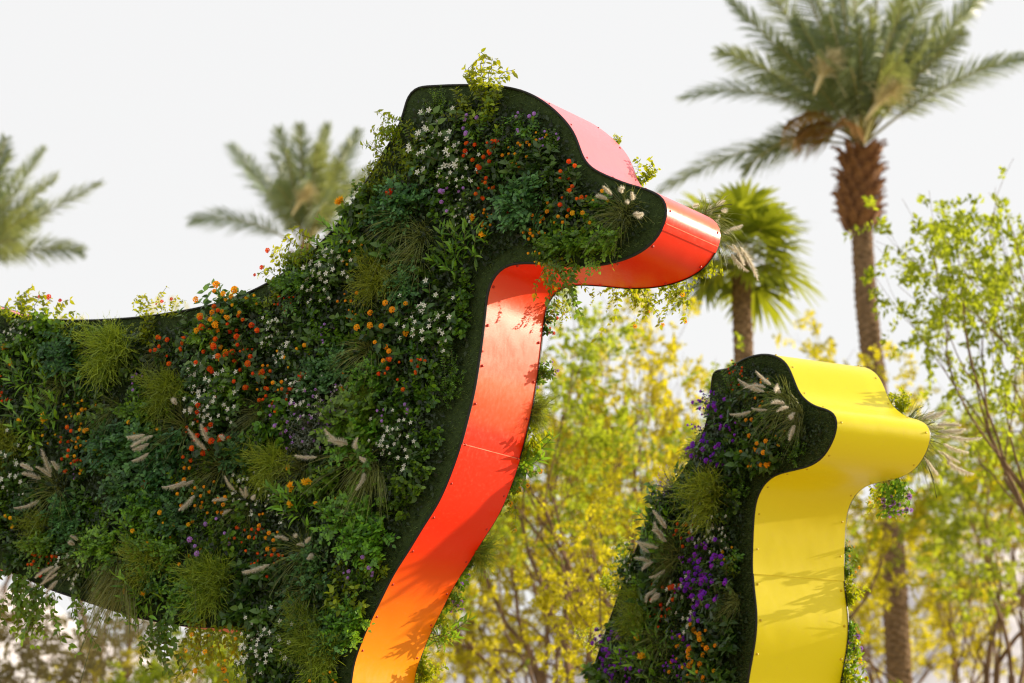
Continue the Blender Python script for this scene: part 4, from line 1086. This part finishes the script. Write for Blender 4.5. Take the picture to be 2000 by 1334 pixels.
# ------------------------------------------------------------------ leafy trees
def tree_meshes(seed, H=9.0, spread=2.6, leafm=M_treeY, nl=9500, leaf=(.05, .09), levels=5, fork=2.6, dens=1.0):
    rng = np.random.default_rng(seed); py = random.Random(seed)
    tb = MB(); ends = []
    def grow(p, d, L, r, lev):
        K = 5; pts = [p]; dd = d
        for k in range(1, K):
            dd = nz(dd + rng.normal(0, .13, 3) + np.array([0, 0, .05])); pts.append(pts[-1] + dd * L / (K - 1))
        r2 = r * .62
        tube(tb, pts, np.linspace(r, r2, K), 7 if lev < 2 else 4, .5, 0, lev > 3)
        if lev >= 2:
            for q in pts[1:]: ends.append((q, dd, lev))
        if lev < levels:
            nb = 3 if lev in (0, 1) else (3 if py.random() < .55 else 2)
            a0 = rng.uniform(0, 6.28)
            for k in range(nb):
                a = a0 + k * 6.283 / nb + rng.uniform(-.5, .5)
                x = nz(np.cross(dd, [.3, .2, .9]) + 1e-3); y = np.cross(dd, x)
                sp = (.40 if lev == 0 else .62) * rng.uniform(.6, 1.25)
                nd = nz(dd + (x * math.cos(a) + y * math.sin(a)) * sp + np.array([0, 0, .12]))
                grow(pts[-1] if k else pts[-2], nd, L * rng.uniform(.62, .85), r2 * rng.uniform(.6, .85), lev + 1)
    grow(np.array([0, 0, -.1]), nz(np.array([rng.normal(0, .08), rng.normal(0, .08), 1])), H * .27, H * .017, 0)
    E = np.array([e[0] for e in ends]); Dr = np.array([e[1] for e in ends]); lv = np.array([e[2] for e in ends])
    zmax = E[:, 2].max(); k = H / zmax
    # leaves: sprigs along the outer twigs
    w = np.where(lv >= levels - 1, 1.0, .12) * rng.choice([.15, 1., 2.2], len(E)); w /= w.sum()
    ns = nl // 16; pick = rng.choice(len(E), ns, p=w)
    sb = E[pick] + rng.normal(0, .05, (ns, 3)); sd = nz(Dr[pick] * .4 + rng.normal(0, .8, (ns, 3)) + np.array([0, 0, -.15]))
    SL = rng.uniform(.12, .34, ns)
    j = np.arange(16); t = (j + .5) / 16
    b = sb[:, None] + sd[:, None] * (SL[:, None] * t)[..., None]; b[..., 2] -= (SL[:, None] * t ** 2) * .2
    side = nz(np.cross(sd, rng.normal(size=(ns, 3))))[:, None] * np.where(j % 2, 1, -1)[None, :, None]
    d = nz(side + sd[:, None] * .5 + rng.normal(0, .3, (ns, 16, 3)))
    n_ = nz(rng.normal(0, 1, (ns * 16, 3)) + np.array([0, 0, .6]))
    lb = MB(); L = rng.uniform(*leaf, ns * 16); tint = np.repeat(rng.random(ns), 16) * .7 + rng.random(ns * 16) * .3
    leaf_batch(lb, b.reshape(-1, 3), d.reshape(-1, 3), n_, L, L * .58, tint, 'small', .2, .2)
    for mb in (tb, lb): mb.v = [v * k for v in mb.v]
    return tb.mesh("trunk", M_bark), lb.mesh("crown", leafm), H

TV = {'y1': tree_meshes(1, 9, leafm=M_treeY, nl=13000), 'y2': tree_meshes(2, 9, leafm=M_treeY, nl=11000),
      'g1': tree_meshes(3, 9, leafm=M_treeG, nl=26000), 'g2': tree_meshes(4, 9, leafm=M_treeG, nl=9500),
      'b1': tree_meshes(5, 7, leafm=M_treeB, nl=4500), 'y4': tree_meshes(9, 9, leafm=M_treeG, nl=10500), 'y3': tree_meshes(6, 9, leafm=M_treeY, nl=9500)}
def tree(var, px, top, D, rz, label, wide=1.0, name="leafy_tree"):
    x = P(px, 1300, D)[0]; H = P(px, top, D)[2]
    tm, lm, h0 = TV[var]; s = H / h0
    r = thing(name, Matrix.Translation((x, D, 0)) @ Matrix.Rotation(math.radians(rz), 4, 'Z') @ Matrix.Diagonal((s * wide, s * wide, s, 1)), label, "tree", "airy trees behind the sculptures")
    link("trunk", tm, r); link("crown", lm, r, kind="stuff")
TREES = [('y4',1330,820,40,90,"green tree standing far back between the fan palm and red neck",1.0),('y4',1060,760,36,15,"mid green tree beyond the orange chest band",1.0),('y3',1700,930,60,200,"distant yellow tree crossing behind the lower palm trunk",1.1),('y4',1930,800,38,100,"second tree from right edge, low and golden",1.0),
 ('y4',1255,600,27,20,"airy green tree with forked stems between the red neck and yellow dog",.9),
 ('y1',1110,620,31,140,"tall yellow green tree just right of the red neck",.9),
 ('y2',1010,930,22,60,"low bright yellow tree beneath the red dog's throat",1.0),
 ('y2',1190,900,34,200,"yellow green tree filling the gap left of the yellow dog",1.1),
 ('g2',2010,390,23,250,"big green tree at the right picture edge",.85),
 ('y1',1880,640,47,10,"yellow green tree between palm trunk and right edge tree",.9),
 ('y3',1830,900,48,80,"sparse low tree right of the lower palm trunk",1.1),
 ('y2',1440,480,30,250,"golden green tree wrapped round the fan palm",.75),
 ('y3',1610,640,36,45,"thin treetop rising between yellow head and palm trunk",.9),
 ('b1',90,1165,32,0,"bare brownish tree low at the left edge",1.2),
 ('y3',330,1180,36,120,"sparse green tree below the red dog's belly",1.1),
 ('b1',215,1190,40,220,"small brown twiggy tree under the belly, second from left",1.2),
 ('y3',215,575,48,160,"tall thin tree whose tip shows over the red dog's back",.6),
 ('y3',455,560,55,270,"faint treetop over the back near the neck",.6),
 ('y3',-10,575,45,30,"treetop at left edge over the red dog's rump",.6),
 ('g1',450,1195,26,200,"thick stemmed tree right behind the red dog's foreleg",.8),
 ('y2',880,1130,28,310,"low tree peeping out under the orange chest band",.8)]
for v, px, top, D, rz, lab, wd in TREES:
    tree(v, px, top, D, rz, lab, wd)
